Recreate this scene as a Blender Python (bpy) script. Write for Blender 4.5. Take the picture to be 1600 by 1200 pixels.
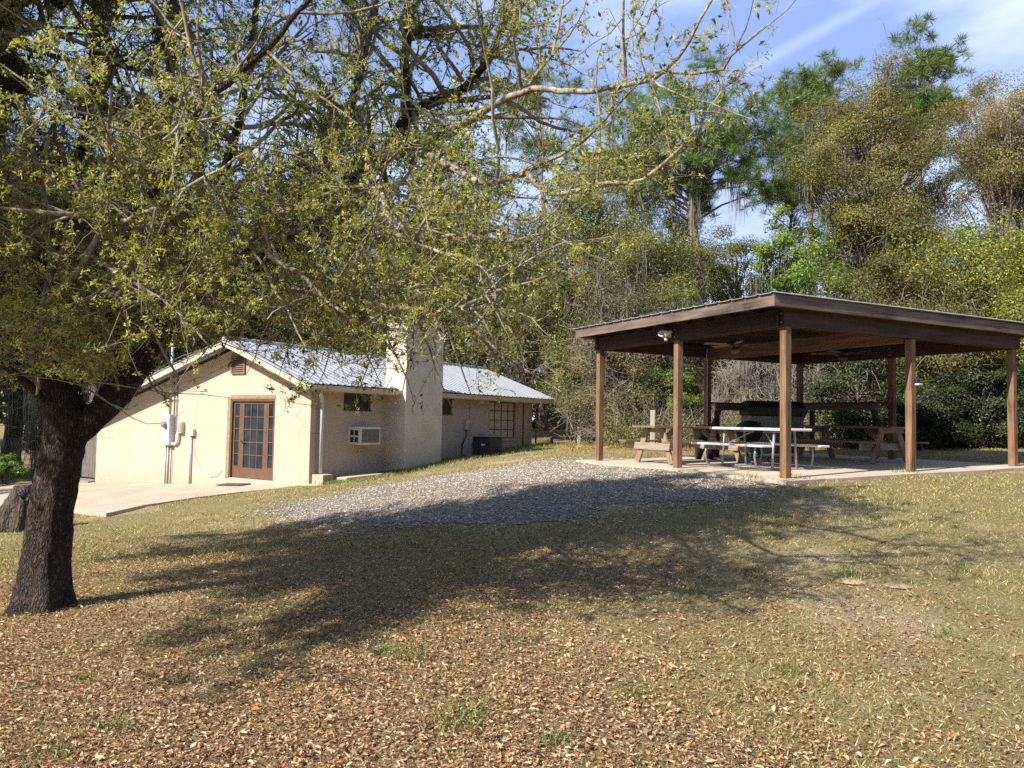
import bpy, math, random
import numpy as np
from mathutils import Matrix, Vector
R = math.radians
rng = np.random.default_rng(7)
random.seed(7)
for o in list(bpy.data.objects): bpy.data.objects.remove(o)
S = bpy.context.scene
COL = S.collection

# ------------------------------------------------------------------ camera
EYE = np.array([0.0, 0.0, 1.6]); F = 1200.0; PITCH = R(2.77); ROLL = 0.018
fw = np.array([0, math.cos(PITCH), math.sin(PITCH)])
up0 = np.array([0, -math.sin(PITCH), math.cos(PITCH)])
rt = np.array([1.0, 0, 0]) * math.cos(ROLL) + up0 * math.sin(ROLL)
up = up0 * math.cos(ROLL) - np.array([1.0, 0, 0]) * math.sin(ROLL)
cd = bpy.data.cameras.new('camera'); cam = bpy.data.objects.new('camera', cd); COL.objects.link(cam)
cd.sensor_width = 36; cd.lens = 36 * F / 1600; cd.clip_end = 2000; cd.clip_start = 0.05
M = Matrix.Identity(4)
for i in range(3):
    M[i][0] = rt[i]; M[i][1] = up[i]; M[i][2] = -fw[i]; M[i][3] = EYE[i]
cam.matrix_world = M
S.camera = cam

def ray(px, py):
    d = fw + rt * (px - 800) / F + up * (600 - py) / F
    return d / d[1]                       # unit step in world y
def at(px, py, Y):                        # world point at distance Y seen at that direction
    return EYE + ray(px, py) * Y

# ------------------------------------------------------------------ light
SUN_EL = R(39); SUN_TRAVEL = R(38)        # travel azimuth from +X
sd = Vector((math.cos(SUN_TRAVEL) * math.cos(SUN_EL), math.sin(SUN_TRAVEL) * math.cos(SUN_EL), -math.sin(SUN_EL)))
ld = bpy.data.lights.new('sun', 'SUN'); ld.energy = 5.0; ld.angle = R(0.53); ld.color = (1.0, 0.93, 0.82)
sun = bpy.data.objects.new('sun', ld); COL.objects.link(sun)
sun.rotation_euler = sd.to_track_quat('-Z', 'Y').to_euler(); sun.location = (-10, -8, 20)
W = bpy.data.worlds.new('World'); S.world = W; W.use_nodes = True
nt = W.node_tree; nt.nodes.clear()
def N(t, typ, **kw):
    n = t.nodes.new(typ)
    for k, v in kw.items(): setattr(n, k, v)
    return n
wo = N(nt, 'ShaderNodeOutputWorld'); bg = N(nt, 'ShaderNodeBackground'); bg.inputs[1].default_value = 0.095
sky = N(nt, 'ShaderNodeTexSky', sky_type='NISHITA'); sky.sun_disc = False
sky.sun_elevation = SUN_EL; sky.sun_rotation = math.atan2(-sd.x, -sd.y) % (2 * math.pi)
sky.air_density = 1.0; sky.dust_density = 0.6; sky.ozone_density = 1.6
tc = N(nt, 'ShaderNodeTexCoord')
mp = N(nt, 'ShaderNodeMapping'); mp.inputs['Scale'].default_value = (1.2, 1.0, 3.2); mp.inputs['Rotation'].default_value = (0, R(-18), 0)
nz = N(nt, 'ShaderNodeTexNoise'); nz.inputs['Scale'].default_value = 2.6; nz.inputs['Detail'].default_value = 9; nz.inputs['Roughness'].default_value = 0.55
cr = N(nt, 'ShaderNodeValToRGB'); cr.color_ramp.elements[0].position = 0.40; cr.color_ramp.elements[1].position = 0.76
mx = N(nt, 'ShaderNodeMix', data_type='RGBA'); mx.inputs[7].default_value = (7.6, 8.5, 9.8, 1)
nt.links.new(tc.outputs['Generated'], mp.inputs[0]); nt.links.new(mp.outputs[0], nz.inputs[0])
nt.links.new(nz.outputs[0], cr.inputs[0])
veil = N(nt, 'ShaderNodeMix', data_type='RGBA'); veil.inputs[7].default_value = (2.3, 3.35, 6.3, 1)
nt.links.new(sky.outputs[0], veil.inputs[6]); nt.links.new(veil.outputs[2], mx.inputs[6])
# a thin jet trail: band about the plane through two sky directions
a_ = Vector(ray(1195, 95)); b_ = Vector(ray(1360, 5)); pn = a_.cross(b_).normalized()
vd = N(nt, 'ShaderNodeVectorMath', operation='DOT_PRODUCT'); vd.inputs[1].default_value = pn
ab = N(nt, 'ShaderNodeMath', operation='ABSOLUTE')
mr = N(nt, 'ShaderNodeMapRange'); mr.inputs[1].default_value = 0.002; mr.inputs[2].default_value = 0.010; mr.inputs[3].default_value = 0.17; mr.inputs[4].default_value = 0.0
mxm = N(nt, 'ShaderNodeMath', operation='MAXIMUM')
vc = N(nt, 'ShaderNodeVectorMath', operation='DOT_PRODUCT'); vc.inputs[1].default_value = (Vector(ray(1290, 40))).normalized()
mc = N(nt, 'ShaderNodeMapRange'); mc.inputs[1].default_value = 0.985; mc.inputs[2].default_value = 0.997
mq = N(nt, 'ShaderNodeMath', operation='MULTIPLY')
sc2 = N(nt, 'ShaderNodeMath', operation='MULTIPLY')
vf = N(nt, 'ShaderNodeVectorMath', operation='DOT_PRODUCT'); vf.inputs[1].default_value = Vector((.35, .85, .42)).normalized()
mf = N(nt, 'ShaderNodeMapRange'); mf.inputs[1].default_value = .55; mf.inputs[2].default_value = .9; mf.inputs[3].default_value = .1; mf.inputs[4].default_value = .85
nt.links.new(tc.outputs['Generated'], vf.inputs[0]); nt.links.new(vf.outputs['Value'], mf.inputs[0]); nt.links.new(mf.outputs[0], sc2.inputs[1]); nt.links.new(mf.outputs[0], veil.inputs[0])
nt.links.new(tc.outputs['Generated'], vd.inputs[0]); nt.links.new(vd.outputs['Value'], ab.inputs[0]); nt.links.new(ab.outputs[0], mr.inputs[0])
nt.links.new(cr.outputs[0], sc2.inputs[0]); nt.links.new(sc2.outputs[0], mxm.inputs[0]); nt.links.new(tc.outputs['Generated'], vc.inputs[0]); nt.links.new(vc.outputs['Value'], mc.inputs[0]); nt.links.new(mc.outputs[0], mq.inputs[0]); nt.links.new(mr.outputs[0], mq.inputs[1]); nt.links.new(mq.outputs[0], mxm.inputs[1])
nt.links.new(mxm.outputs[0], mx.inputs[0]); nt.links.new(mx.outputs[2], bg.inputs[0]); nt.links.new(bg.outputs[0], wo.inputs[0])
S.view_settings.view_transform = 'Standard'; S.view_settings.look = 'None'
S.view_settings.exposure = 0.82; S.view_settings.gamma = 1
S.cycles.use_denoising = False
S.cycles.max_bounces = 5; S.cycles.diffuse_bounces = 3; S.cycles.glossy_bounces = 2; S.cycles.transmission_bounces = 4; S.cycles.transparent_max_bounces = 6
S.cycles.sample_clamp_indirect = 6

# ------------------------------------------------------------------ helpers
def tag(o, label=None, cat=None, group=None, kind=None):
    if label: o['label'] = label
    if cat: o['category'] = cat
    if group: o['group'] = group
    if kind: o['kind'] = kind
    return o
def empty(name, loc, rz=0, label=None, cat=None, group=None):
    o = bpy.data.objects.new(name, None); COL.objects.link(o)
    o.location = loc; o.rotation_euler = (0, 0, rz); o.empty_display_size = 0.2
    return tag(o, label, cat, group)
def mkmesh(name, V, quads=None, tris=None, tint=None, smooth=False):
    me = bpy.data.meshes.new(name)
    nq = 0 if quads is None else len(quads); ntr = 0 if tris is None else len(tris)
    me.vertices.add(len(V)); me.vertices.foreach_set('co', np.asarray(V, dtype=np.float32).ravel())
    li = []
    if nq: li.append(np.asarray(quads).ravel())
    if ntr: li.append(np.asarray(tris).ravel())
    li = np.concatenate(li).astype(np.int32)
    me.loops.add(len(li)); me.loops.foreach_set('vertex_index', li)
    me.polygons.add(nq + ntr)
    st = np.concatenate([np.arange(nq) * 4, nq * 4 + np.arange(ntr) * 3]).astype(np.int32)
    me.polygons.foreach_set('loop_start', st)
    me.polygons.foreach_set('use_smooth', np.full(nq + ntr, bool(smooth)))
    if tint is not None:
        a = me.color_attributes.new('tint', 'FLOAT_COLOR', 'POINT')
        t = np.ones((len(V), 4), dtype=np.float32); t[:, :3] = tint
        a.data.foreach_set('color', t.ravel())
    me.update(calc_edges=True); me.validate()
    return me
class MB:
    def __init__(s): s.V = []; s.Q = []; s.T = []; s.C = []; s.n = 0
    def add(s, V, Q=None, T=None, C=None):
        V = np.asarray(V, float).reshape(-1, 3)
        s.V.append(V)
        if Q is not None and len(Q): s.Q.append(np.asarray(Q, int) + s.n)
        if T is not None and len(T): s.T.append(np.asarray(T, int) + s.n)
        if C is not None:
            C = np.asarray(C, float)
            if C.ndim == 1: C = np.tile(C, (len(V), 1))
            s.C.append(C)
        s.n += len(V); return s
    def box(s, x0, x1, y0, y1, z0, z1, M=None):
        V = np.array([[x, y, z] for z in (z0, z1) for y in (y0, y1) for x in (x0, x1)], float)
        if M is not None: V = V @ np.array(M.to_3x3()).T + np.array(M.translation)
        return s.add(V, [[0, 2, 3, 1], [4, 5, 7, 6], [0, 1, 5, 4], [2, 6, 7, 3], [0, 4, 6, 2], [1, 3, 7, 5]])
    def bar(s, p, q, w, h, upv=(0, 0, 1)):      # a board from p to q, w across, h along up
        p = Vector(p); q = Vector(q); d = (q - p); L = d.length; d.normalize(); u = Vector(upv)
        x = d.cross(u).normalized(); u = x.cross(d)
        Mx = Matrix((( x.x, d.x, u.x, p.x), (x.y, d.y, u.y, p.y), (x.z, d.z, u.z, p.z), (0, 0, 0, 1)))
        return s.box(-w / 2, w / 2, 0, L, -h / 2, h / 2, Mx)
    def prism(s, poly, y0, y1, axis='y'):       # polygon in (a,b) extruded
        n = len(poly); V = []
        for t in (y0, y1):
            for a, b in poly: V.append({'y': (a, t, b), 'x': (t, a, b), 'z': (a, b, t)}[axis])
        Q = [[i, (i + 1) % n, n + (i + 1) % n, n + i] for i in range(n)]
        T = [[0, i + 1, i] for i in range(1, n - 1)] + [[n, n + i, n + i + 1] for i in range(1, n - 1)]
        return s.add(V, Q, T)
    def tube(s, pts, rad, sides=8, cap=True, C=None):
        P = np.asarray(pts, float); k = len(P)
        r = np.full(k, rad) if np.isscalar(rad) else np.asarray(rad, float)
        V, Q = tubes(P[None], r[None], sides)
        T = []
        if cap:
            T = [[0, i + 1, i] for i in range(1, sides - 1)] + [[(k - 1) * sides, (k - 1) * sides + i, (k - 1) * sides + i + 1] for i in range(1, sides - 1)]
        return s.add(V, Q, T, C)
    def lathe(s, prof, c=(0, 0, 0), sides=20, M=None):
        k = len(prof); a = np.arange(sides) * 2 * np.pi / sides
        V = np.array([[r * np.cos(t), r * np.sin(t), z] for r, z in prof for t in a])
        Q = [[i * sides + j, i * sides + (j + 1) % sides, (i + 1) * sides + (j + 1) % sides, (i + 1) * sides + j] for i in range(k - 1) for j in range(sides)]
        if M is not None: V = V @ np.array(M.to_3x3()).T + np.array(M.translation)
        return s.add(V + np.array(c), Q)
    def build(s, name, m, parent=None, smooth=False, bevel=0):
        V = np.concatenate(s.V); Q = np.concatenate(s.Q) if s.Q else None; T = np.concatenate(s.T) if s.T else None
        me = mkmesh(name, V, Q, T, np.concatenate(s.C) if s.C else None, smooth)
        me.materials.append(m)
        o = bpy.data.objects.new(name, me); COL.objects.link(o)
        if parent: o.parent = parent
        if bevel:
            b = o.modifiers.new('bevel', 'BEVEL'); b.width = bevel; b.segments = 2; b.limit_method = 'ANGLE'
        return o
def norm(v): return v / np.maximum(np.linalg.norm(v, axis=-1, keepdims=True), 1e-9)
def tubes(P, Rr, sides):                        # P (N,K,3), Rr (N,K)
    n, k = P.shape[:2]
    t = norm(np.gradient(P, axis=1))
    ref = np.where(np.abs(t.mean(1)[:, 2:3]) > 0.8, np.array([[1.0, 0.1, 0]]), np.array([[0, 0.1, 1.0]]))[:, None, :]
    a = norm(np.cross(t, ref)); b = np.cross(t, a)
    th = np.arange(sides) * 2 * np.pi / sides
    V = P[:, :, None] + Rr[:, :, None, None] * (a[:, :, None] * np.cos(th)[None, None, :, None] + b[:, :, None] * np.sin(th)[None, None, :, None])
    i = np.arange(n)[:, None, None] * k * sides + np.arange(k - 1)[None, :, None] * sides
    j = np.arange(sides)[None, None, :]; j2 = (j + 1) % sides
    Q = np.stack([i + j, i + j2, i + sides + j2, i + sides + j], -1).reshape(-1, 4)
    return V.reshape(-1, 3), Q
def randdir(n):
    return norm(rng.normal(size=(n, 3)))
def leafquads(C, D, Nn, L, Wd, fold=0.25):      # rhombic folded leaves: base C, direction D, normal Nn
    D = norm(D); s_ = norm(np.cross(D, Nn)); n_ = np.cross(s_, D)
    L = np.asarray(L)[:, None] if np.ndim(L) else L; Wd = np.asarray(Wd)[:, None] if np.ndim(Wd) else Wd
    m = C + D * L * 0.5 + n_ * Wd * fold
    V = np.stack([C, m + s_ * Wd * .5, C + D * L, m - s_ * Wd * .5], 1)
    return V.reshape(-1, 3), np.arange(len(C) * 4).reshape(-1, 4)
def palette(n, cols, w=None, var=0.22):
    cols = np.array(cols); idx = rng.choice(len(cols), n, p=None if w is None else np.array(w) / sum(w))
    return cols[idx] * (1 + rng.uniform(-var, var, (n, 1))) * (1 + rng.uniform(-.06, .06, (n, 3)))

# ------------------------------------------------------------------ materials
def newmat(name):
    m = bpy.data.materials.new(name); m.use_nodes = True; t = m.node_tree
    return m, t, t.nodes['Principled BSDF']
def ramp(t, fac, stops):
    c = N(t, 'ShaderNodeValToRGB'); e = c.color_ramp.elements
    while len(e) < len(stops): e.new(0.5)
    for i, (p, col) in enumerate(stops):
        e[i].position = p; e[i].color = (*col, 1) if len(col) == 3 else col
    t.links.new(fac, c.inputs[0]); return c.outputs[0]
def noise(t, vec, scale, detail=5, rough=0.6, dist=0):
    n = N(t, 'ShaderNodeTexNoise'); n.inputs['Scale'].default_value = scale; n.inputs['Detail'].default_value = detail
    n.inputs['Roughness'].default_value = rough; n.inputs['Distortion'].default_value = dist
    if vec is not None: t.links.new(vec, n.inputs[0])
    return n.outputs[0]
def mapping(t, scale, coord='Object', rot=(0, 0, 0)):
    c = N(t, 'ShaderNodeTexCoord'); m = N(t, 'ShaderNodeMapping'); m.inputs['Scale'].default_value = scale; m.inputs['Rotation'].default_value = rot
    t.links.new(c.outputs[coord], m.inputs[0]); return m.outputs[0]
def bump(t, p, h, strength=0.3, dist=0.01):
    b = N(t, 'ShaderNodeBump'); b.inputs['Strength'].default_value = strength; b.inputs['Distance'].default_value = dist
    t.links.new(h, b.inputs['Height']); t.links.new(b.outputs[0], p.inputs['Normal']); return b
def mixc(t, f, a, b, mode='MIX'):
    m = N(t, 'ShaderNodeMix', data_type='RGBA', blend_type=mode)
    for i, v in ((0, f), (6, a), (7, b)):
        if isinstance(v, (int, float)): m.inputs[i].default_value = v
        elif isinstance(v, tuple): m.inputs[i].default_value = (*v, 1)
        else: t.links.new(v, m.inputs[i])
    return m.outputs[2]
def simple(name, c1, c2=None, scale=8, rough=0.6, bmp=0.15, bs=60, metal=0, bd=0.003):
    m, t, p = newmat(name); v = mapping(t, (1, 1, 1))
    c2 = c2 or tuple(x * 0.75 for x in c1)
    col = ramp(t, noise(t, v, scale, 6, .65), [(0.3, c2), (0.7, c1)])
    t.links.new(col, p.inputs['Base Color']); p.inputs['Roughness'].default_value = rough; p.inputs['Metallic'].default_value = metal
    if bmp: bump(t, p, noise(t, v, bs, 4), bmp, bd)
    return m
def wood(name, c_lo, c_hi, axis, grain=40, rough=0.75, gray=None):
    m, t, p = newmat(name)
    sc = [1, 1, 1]; sc['xyz'.index(axis)] = 0.06
    v = mapping(t, tuple(sc))
    g = noise(t, v, grain, 8, .6, 0.6)
    col = ramp(t, g, [(0.36, c_lo), (0.5, tuple((a + b) / 2 for a, b in zip(c_lo, c_hi))), (0.63, c_hi)])
    big = noise(t, mapping(t, (1, 1, 1)), 1.7, 4, .6)
    col = mixc(t, ramp(t, big, [(0.35, (0, 0, 0)), (0.65, (.6, .6, .6))]), col, gray or tuple(x * 1.25 for x in c_hi), 'MIX')
    vo = N(t, 'ShaderNodeTexVoronoi'); vo.inputs['Scale'].default_value = 2.6
    sk = [1.6, 1.6, 1.6]; sk['xyz'.index(axis)] = 0.8
    t.links.new(mapping(t, tuple(sk)), vo.inputs[0])
    kn = ramp(t, vo.outputs['Distance'], [(0.03, (0.25, 0.2, 0.18)), (0.1, (1, 1, 1))])
    col = mixc(t, 1.0, col, kn, 'MULTIPLY')
    t.links.new(col, p.inputs['Base Color']); p.inputs['Roughness'].default_value = rough
    bump(t, p, g, 0.5, 0.004); return m
def bark(name, c_lo, c_hi, sc=14, strength=1.0, moss=(0.16, 0.17, 0.13), mossamt=0.3, dist=0.03):
    m, t, p = newmat(name)
    v = mapping(t, (1, 1, 0.33), 'Object')
    vo = N(t, 'ShaderNodeTexVoronoi', feature='DISTANCE_TO_EDGE'); vo.inputs['Scale'].default_value = sc
    nz_ = noise(t, v, sc * .7, 6, .7)
    dv = N(t, 'ShaderNodeMix', data_type='RGBA'); dv.inputs[0].default_value = 0.12
    t.links.new(v, dv.inputs[6]); 
    nn = N(t, 'ShaderNodeTexNoise'); nn.inputs['Scale'].default_value = sc * .6; t.links.new(v, nn.inputs[0]); t.links.new(nn.outputs['Color'], dv.inputs[7])
    t.links.new(dv.outputs[2], vo.inputs[0])
    h = ramp(t, vo.outputs[0], [(0.0, (0, 0, 0)), (0.25, (1, 1, 1))])
    hm = mixc(t, 0.45, h, nz_)
    col = ramp(t, hm, [(0.15, c_lo), (0.8, c_hi)])
    ms = ramp(t, noise(t, mapping(t, (1, 1, .7)), 3.1, 6, .65), [(0.48, (0, 0, 0)), (0.66, (mossamt,) * 3)])
    col = mixc(t, ms, col, moss)
    t.links.new(col, p.inputs['Base Color']); p.inputs['Roughness'].default_value = 0.9
    bump(t, p, hm, strength, dist); return m
def foliage(name, trans=0.35, rough=0.45, spec=0.4):
    m, t, p = newmat(name)
    a = N(t, 'ShaderNodeAttribute'); a.attribute_name = 'tint'
    t.links.new(a.outputs['Color'], p.inputs['Base Color']); p.inputs['Roughness'].default_value = rough
    p.inputs['Specular IOR Level'].default_value = spec
    if trans:
        tr = N(t, 'ShaderNodeBsdfTranslucent'); ms = N(t, 'ShaderNodeMixShader'); ms.inputs[0].default_value = trans
        br = mixc(t, 1.0, a.outputs['Color'], (1.3, 1.35, 0.7), 'MULTIPLY')
        t.links.new(br, tr.inputs[0]); t.links.new(p.outputs[0], ms.inputs[1]); t.links.new(tr.outputs[0], ms.inputs[2])
        t.links.new(ms.outputs[0], t.nodes['Material Output'].inputs[0])
    return m
def glass(name, tint=(0.02, 0.025, 0.03)):
    m, t, p = newmat(name); v = mapping(t, (1, 1, 1))
    c = ramp(t, noise(t, v, 2.5, 3), [(0.35, tint), (0.7, tuple(x * 2.2 for x in tint))])
    t.links.new(c, p.inputs['Base Color']); p.inputs['Roughness'].default_value = 0.08
    p.inputs['Specular IOR Level'].default_value = 0.6
    bump(t, p, noise(t, v, 3, 2), 0.08, 0.02); return m

# ------------------------------------------------------------------ terrain
HN = np.array([-4.725, 18.0]); HA = R(-33.0)      # near corner of the house, its x axis runs right
hx = np.array([math.cos(HA), math.sin(HA)]); hy = np.array([-math.sin(HA), math.cos(HA)])
PC = np.array([4.28, 12.0]); PA = R(27.5); PZ = 0.79   # near corner post of the pavilion
ux = np.array([math.cos(PA), math.sin(PA)]); uy = np.array([-math.sin(PA), math.cos(PA)])
def slab_z(x): return PZ + 0.02 * x
def patio_z(x, y=0): return 0.02 + 0.05 * x + 0.06 * min(y, 0)
cps = [(0, 0, 0), (-3.9, 6.4, -.02), (0, 3.5, .02), (4, 4, .12), (-6, 3, -.12), (-10, 0, -.3), (8, 3, .25), (0, -8, -.1), (0, 9, .33), (3, 9, .5), (7, 9, .62),
       (-2, 9.5, .12), (-3.2, 13, .05), (-1, 13, .5), (1, 13.2, .68), (1, 19, .8), (-2, 17.5, .38), (-5.2, 14.5, -.08), (-6.5, 12, -.28)]
for x, y in ((0, 0), (0, 2.6), (0, 5.2), (3, 0), (6, 0), (6, 5.2), (3, 2.6), (3, 5.2), (6, 2.6)):
    w = PC + ux * x + uy * y; cps.append((w[0], w[1], slab_z(x) - 0.045))
w = PC + ux * 7.3 + uy * -.2; cps.append((w[0], w[1], .97))
w = PC + ux * 8.5 + uy * 3; cps.append((w[0], w[1], 1.02))
for x, y, z in ((0, 0, .02), (.7, 1.3, .12), (.9, 3.4, .36), (.5, 6.5, .56), (.4, 9.9, .78), (1.5, 12, .84), (-9, 0, -.55), (-9, 10, -.3), (-4, 12, .4), (-2, 0, -.2), (-5, 0, -.36), (-5, -3, -.5), (-9, -4, -.75), (-13, -2, -.85), (-12, -8, -.75), (-2, -3, -.3), (-1, -4.6, -.40), (-3, -6, -.5)):
    w = HN + hx * x + hy * y; cps.append((w[0], w[1], z))
for x, y, z in ((0, 45, 1.2), (20, 40, 1.3), (-25, 45, -.2), (25, 12, 1.2), (25, -5, .5), (-25, 5, -.9), (-20, 25, -.6), (-60, 0, -1.2), (60, 0, 1.5), (0, -60, 0), (0, 120, 1.5), (90, 120, 1.5), (-90, 120, 0), (-220, -60, 0), (220, -60, 1), (-220, 260, 0), (220, 260, 1)):
    cps.append((x, y, z))
cps = np.array(cps, float)
def U_(r2): return np.where(r2 > 0, r2 * np.log(np.maximum(r2, 1e-12)) * .5, 0)
n_ = len(cps); K_ = U_(((cps[:, None, :2] - cps[None, :, :2]) ** 2).sum(-1)) + np.eye(n_) * 0.15
A_ = np.zeros((n_ + 3, n_ + 3)); A_[:n_, :n_] = K_; A_[:n_, n_] = 1; A_[:n_, n_ + 1:] = cps[:, :2]; A_[n_:, :n_] = A_[:n_, n_:].T
sol = np.linalg.solve(A_, np.concatenate([cps[:, 2], np.zeros(3)]))
def g(x, y):
    x = np.asarray(x, float); y = np.asarray(y, float); sh = np.broadcast(x, y).shape
    q = np.stack([np.broadcast_to(x, sh).ravel(), np.broadcast_to(y, sh).ravel()], -1); out = np.empty(len(q))
    for i in range(0, len(q), 20000):
        c = q[i:i + 20000]
        out[i:i + 20000] = U_(((c[:, None] - cps[None, :, :2]) ** 2).sum(-1)) @ sol[:n_] + sol[n_] + c @ sol[n_ + 1:]
    q0, q1 = q[:, 0], q[:, 1]
    out += 0.012 * np.sin(q0 * 1.9 + np.sin(q1 * 1.3) * 1.5) * np.cos(q1 * 2.3 + q0 * .7) + 0.006 * np.sin(q0 * 5.1 + q1 * 3.3) * np.sin(q1 * 6.1)
    return out.reshape(sh) if sh else float(out[0])
def G(px, py, zoff=0):                             # where the ray meets the ground
    r = ray(px, py); lo, prev = 2.0, None
    for Y in np.arange(2.0, 60, 0.15):
        p = EYE + r * Y
        if p[2] < g(p[0], p[1]) + zoff: return p
    return p
def axis_(a, b, st, ends):
    c = np.arange(a, b + 1e-6, st); lo = a - np.cumsum(st * 1.35 ** np.arange(1, 40)); hi = c[-1] + np.cumsum(st * 1.35 ** np.arange(1, 40))
    return np.concatenate([lo[lo > ends[0]][::-1], c, hi[hi < ends[1]]])
xs = axis_(-16, 16, 0.14, (-350, 350)); ys = axis_(0, 28, 0.14, (-200, 500))
X, Y = np.meshgrid(xs, ys); Z = g(X, Y)
far = np.maximum(np.abs(X), np.abs(Y)) > 150; Z[far] = np.clip(Z[far], -2, 2)
V = np.stack([X.ravel(), Y.ravel(), Z.ravel()], -1); nx, ny = len(xs), len(ys)
i = (np.arange(ny - 1)[:, None] * nx + np.arange(nx - 1)[None]).ravel()
Qg = np.stack([i, i + 1, i + nx + 1, i + nx], -1)
mg, t, p = newmat('ground_soil')
v = mapping(t, (1, 1, 1))
fine = noise(t, v, 55, 8, .75); mid = noise(t, v, 6, 6, .65); big = noise(t, v, 0.55, 5, .6)
c1 = ramp(t, fine, [(0.28, (.06, .044, .02)), (0.45, (.20, .155, .07)), (0.6, (.34, .275, .13)), (0.75, (.50, .42, .23))])
c2 = ramp(t, fine, [(0.28, (.05, .045, .018)), (0.48, (.19, .16, .07)), (0.62, (.35, .295, .14)), (0.78, (.50, .42, .24))])
c3 = ramp(t, fine, [(0.3, (.30, .22, .13)), (0.7, (.52, .42, .28))])
msk = ramp(t, mid, [(0.42, (0, 0, 0)), (0.6, (1, 1, 1))])
col = mixc(t, msk, c1, c2)
bare = ramp(t, big, [(0.54, (0, 0, 0)), (0.68, (.85, .85, .85))])
col = mixc(t, bare, col, c3)
t.links.new(col, p.inputs['Base Color']); p.inputs['Roughness'].default_value = 0.95; p.inputs['Specular IOR Level'].default_value = 0.15
bump(t, p, fine, 1.0, 0.02)
me = mkmesh('ground', V, Qg, smooth=True); me.materials.append(mg)
o = bpy.data.objects.new('ground', me); COL.objects.link(o); tag(o, kind='structure')

def inpoly(x, y, poly):
    poly = np.asarray(poly); c = np.zeros(np.shape(x), bool); j = len(poly) - 1
    for i in range(len(poly)):
        xi, yi = poly[i]; xj, yj = poly[j]
        c ^= ((yi > y) != (yj > y)) & (x < (xj - xi) * (y - yi) / (yj - yi + 1e-12) + xi); j = i
    return c
def wob(x, y): return 0.22 * np.sin(x * 2.1 + 1.3 * np.sin(y * 1.7)) + 0.12 * np.sin(y * 5.3 + x * 3.1) + .06 * np.sin(x * 13 + y * 9)
GP = [G(*q)[:2] for q in ((395, 806), (455, 786), (560, 764), (700, 742), (800, 728), (900, 716), (935, 718), (1000, 731), (1080, 742), (1160, 752), (1236, 761), (1215, 772), (1120, 780), (1040, 786), (980, 800), (880, 822), (760, 830), (640, 824), (520, 822), (430, 816))]
GP = np.array(GP)
st = 0.08; bx0, by0 = GP.min(0) - .5; bx1, by1 = GP.max(0) + .5
def patch(poly, off, st=0.08):
    a0, b0 = poly.min(0) - .4; a1, b1 = poly.max(0) + .4
    xx = np.arange(a0, a1, st); yy = np.arange(b0, b1, st); XX, YY = np.meshgrid(xx, yy)
    ins = inpoly(XX + wob(XX, YY) + rng.normal(0, .04, XX.shape), YY + wob(YY, XX) + rng.normal(0, .04, XX.shape), poly); ZZ = g(XX, YY) + off
    n = len(xx); ii, jj = np.nonzero(ins[:-1, :-1]); i = ii * n + jj
    return np.stack([XX.ravel(), YY.ravel(), ZZ.ravel()], -1), np.stack([i, i + 1, i + n + 1, i + n], -1)
Gc = GP.mean(0); GI = Gc + (GP - Gc) * .93
Vp, Qp = patch(GI, 0.008, .05)
used, inv = np.unique(Qp, return_inverse=True)
m, t, p = newmat('gravel_bed'); v = mapping(t, (1, 1, 1))
vo = N(t, 'ShaderNodeTexVoronoi'); vo.inputs['Scale'].default_value = 38; t.links.new(v, vo.inputs[0])
sepc = N(t, 'ShaderNodeSeparateColor'); t.links.new(vo.outputs['Color'], sepc.inputs[0])
c = ramp(t, sepc.outputs[0], [(0, (.15, .125, .10)), (0.5, (.28, .235, .185)), (1, (.45, .40, .34))])
dk = ramp(t, vo.outputs['Distance'], [(0.3, (1, 1, 1)), (0.75, (.35, .33, .3))])
c = mixc(t, 1.0, c, dk, 'MULTIPLY')
ml = ramp(t, noise(t, v, 1.3, 6, .7), [(0.42, (0, 0, 0)), (0.62, (.85, .85, .85))])
c = mixc(t, ml, c, (.26, .2, .13))
t.links.new(c, p.inputs['Base Color']); p.inputs['Roughness'].default_value = 0.9
bump(t, p, vo.outputs['Distance'], 0.8, 0.02).invert = True
me = mkmesh('gravel_path', Vp[used], inv.reshape(-1, 4), smooth=True); me.materials.append(m)
o = bpy.data.objects.new('gravel_path', me); COL.objects.link(o); tag(o, kind='structure')
# loose stones lying over the bed
def scatter(n, x0, x1, y0, y1): return rng.uniform(x0, x1, n), rng.uniform(y0, y1, n)
sx, sy = scatter(90000, bx0, bx1, by0, by1)
es = np.abs(rng.normal(0, .32, (2, len(sx)))) * rng.choice([-1, 1], (2, len(sx)))
keep = inpoly(sx + wob(sx, sy) * 1.15 + es[0], sy + wob(sy, sx) * 1.15 + es[1], GP) & (rng.uniform(0, 1, len(sx)) < .85 + .3 * np.sin(sx * 1.7 + np.sin(sy * 2.3) * 2) * np.sin(sy * 1.9))
sx, sy = sx[keep], sy[keep]; k = len(sx); C0 = np.stack([sx, sy, g(sx, sy) + .014], -1)
octa = np.array([[1, 0, 0], [0, 1, 0], [-1, 0, 0], [0, -1, 0], [0, 0, 1], [0, 0, -1]], float)
sz = rng.uniform(.006, .019, (k, 1, 1)) * rng.choice([1, 1, 1.5], (k, 1, 1)) * rng.uniform(.6, 1.2, (k, 1, 3)) * np.array([1, 1, .6])
ang = rng.uniform(0, 6.28, k); ca, sa = np.cos(ang), np.sin(ang)
ov = octa[None] * sz + rng.normal(0, .003, (k, 6, 3))
ov = np.stack([ov[..., 0] * ca[:, None] - ov[..., 1] * sa[:, None], ov[..., 0] * sa[:, None] + ov[..., 1] * ca[:, None], ov[..., 2]], -1)
ot = np.array([[0, 1, 4], [1, 2, 4], [2, 3, 4], [3, 0, 4]])
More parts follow.
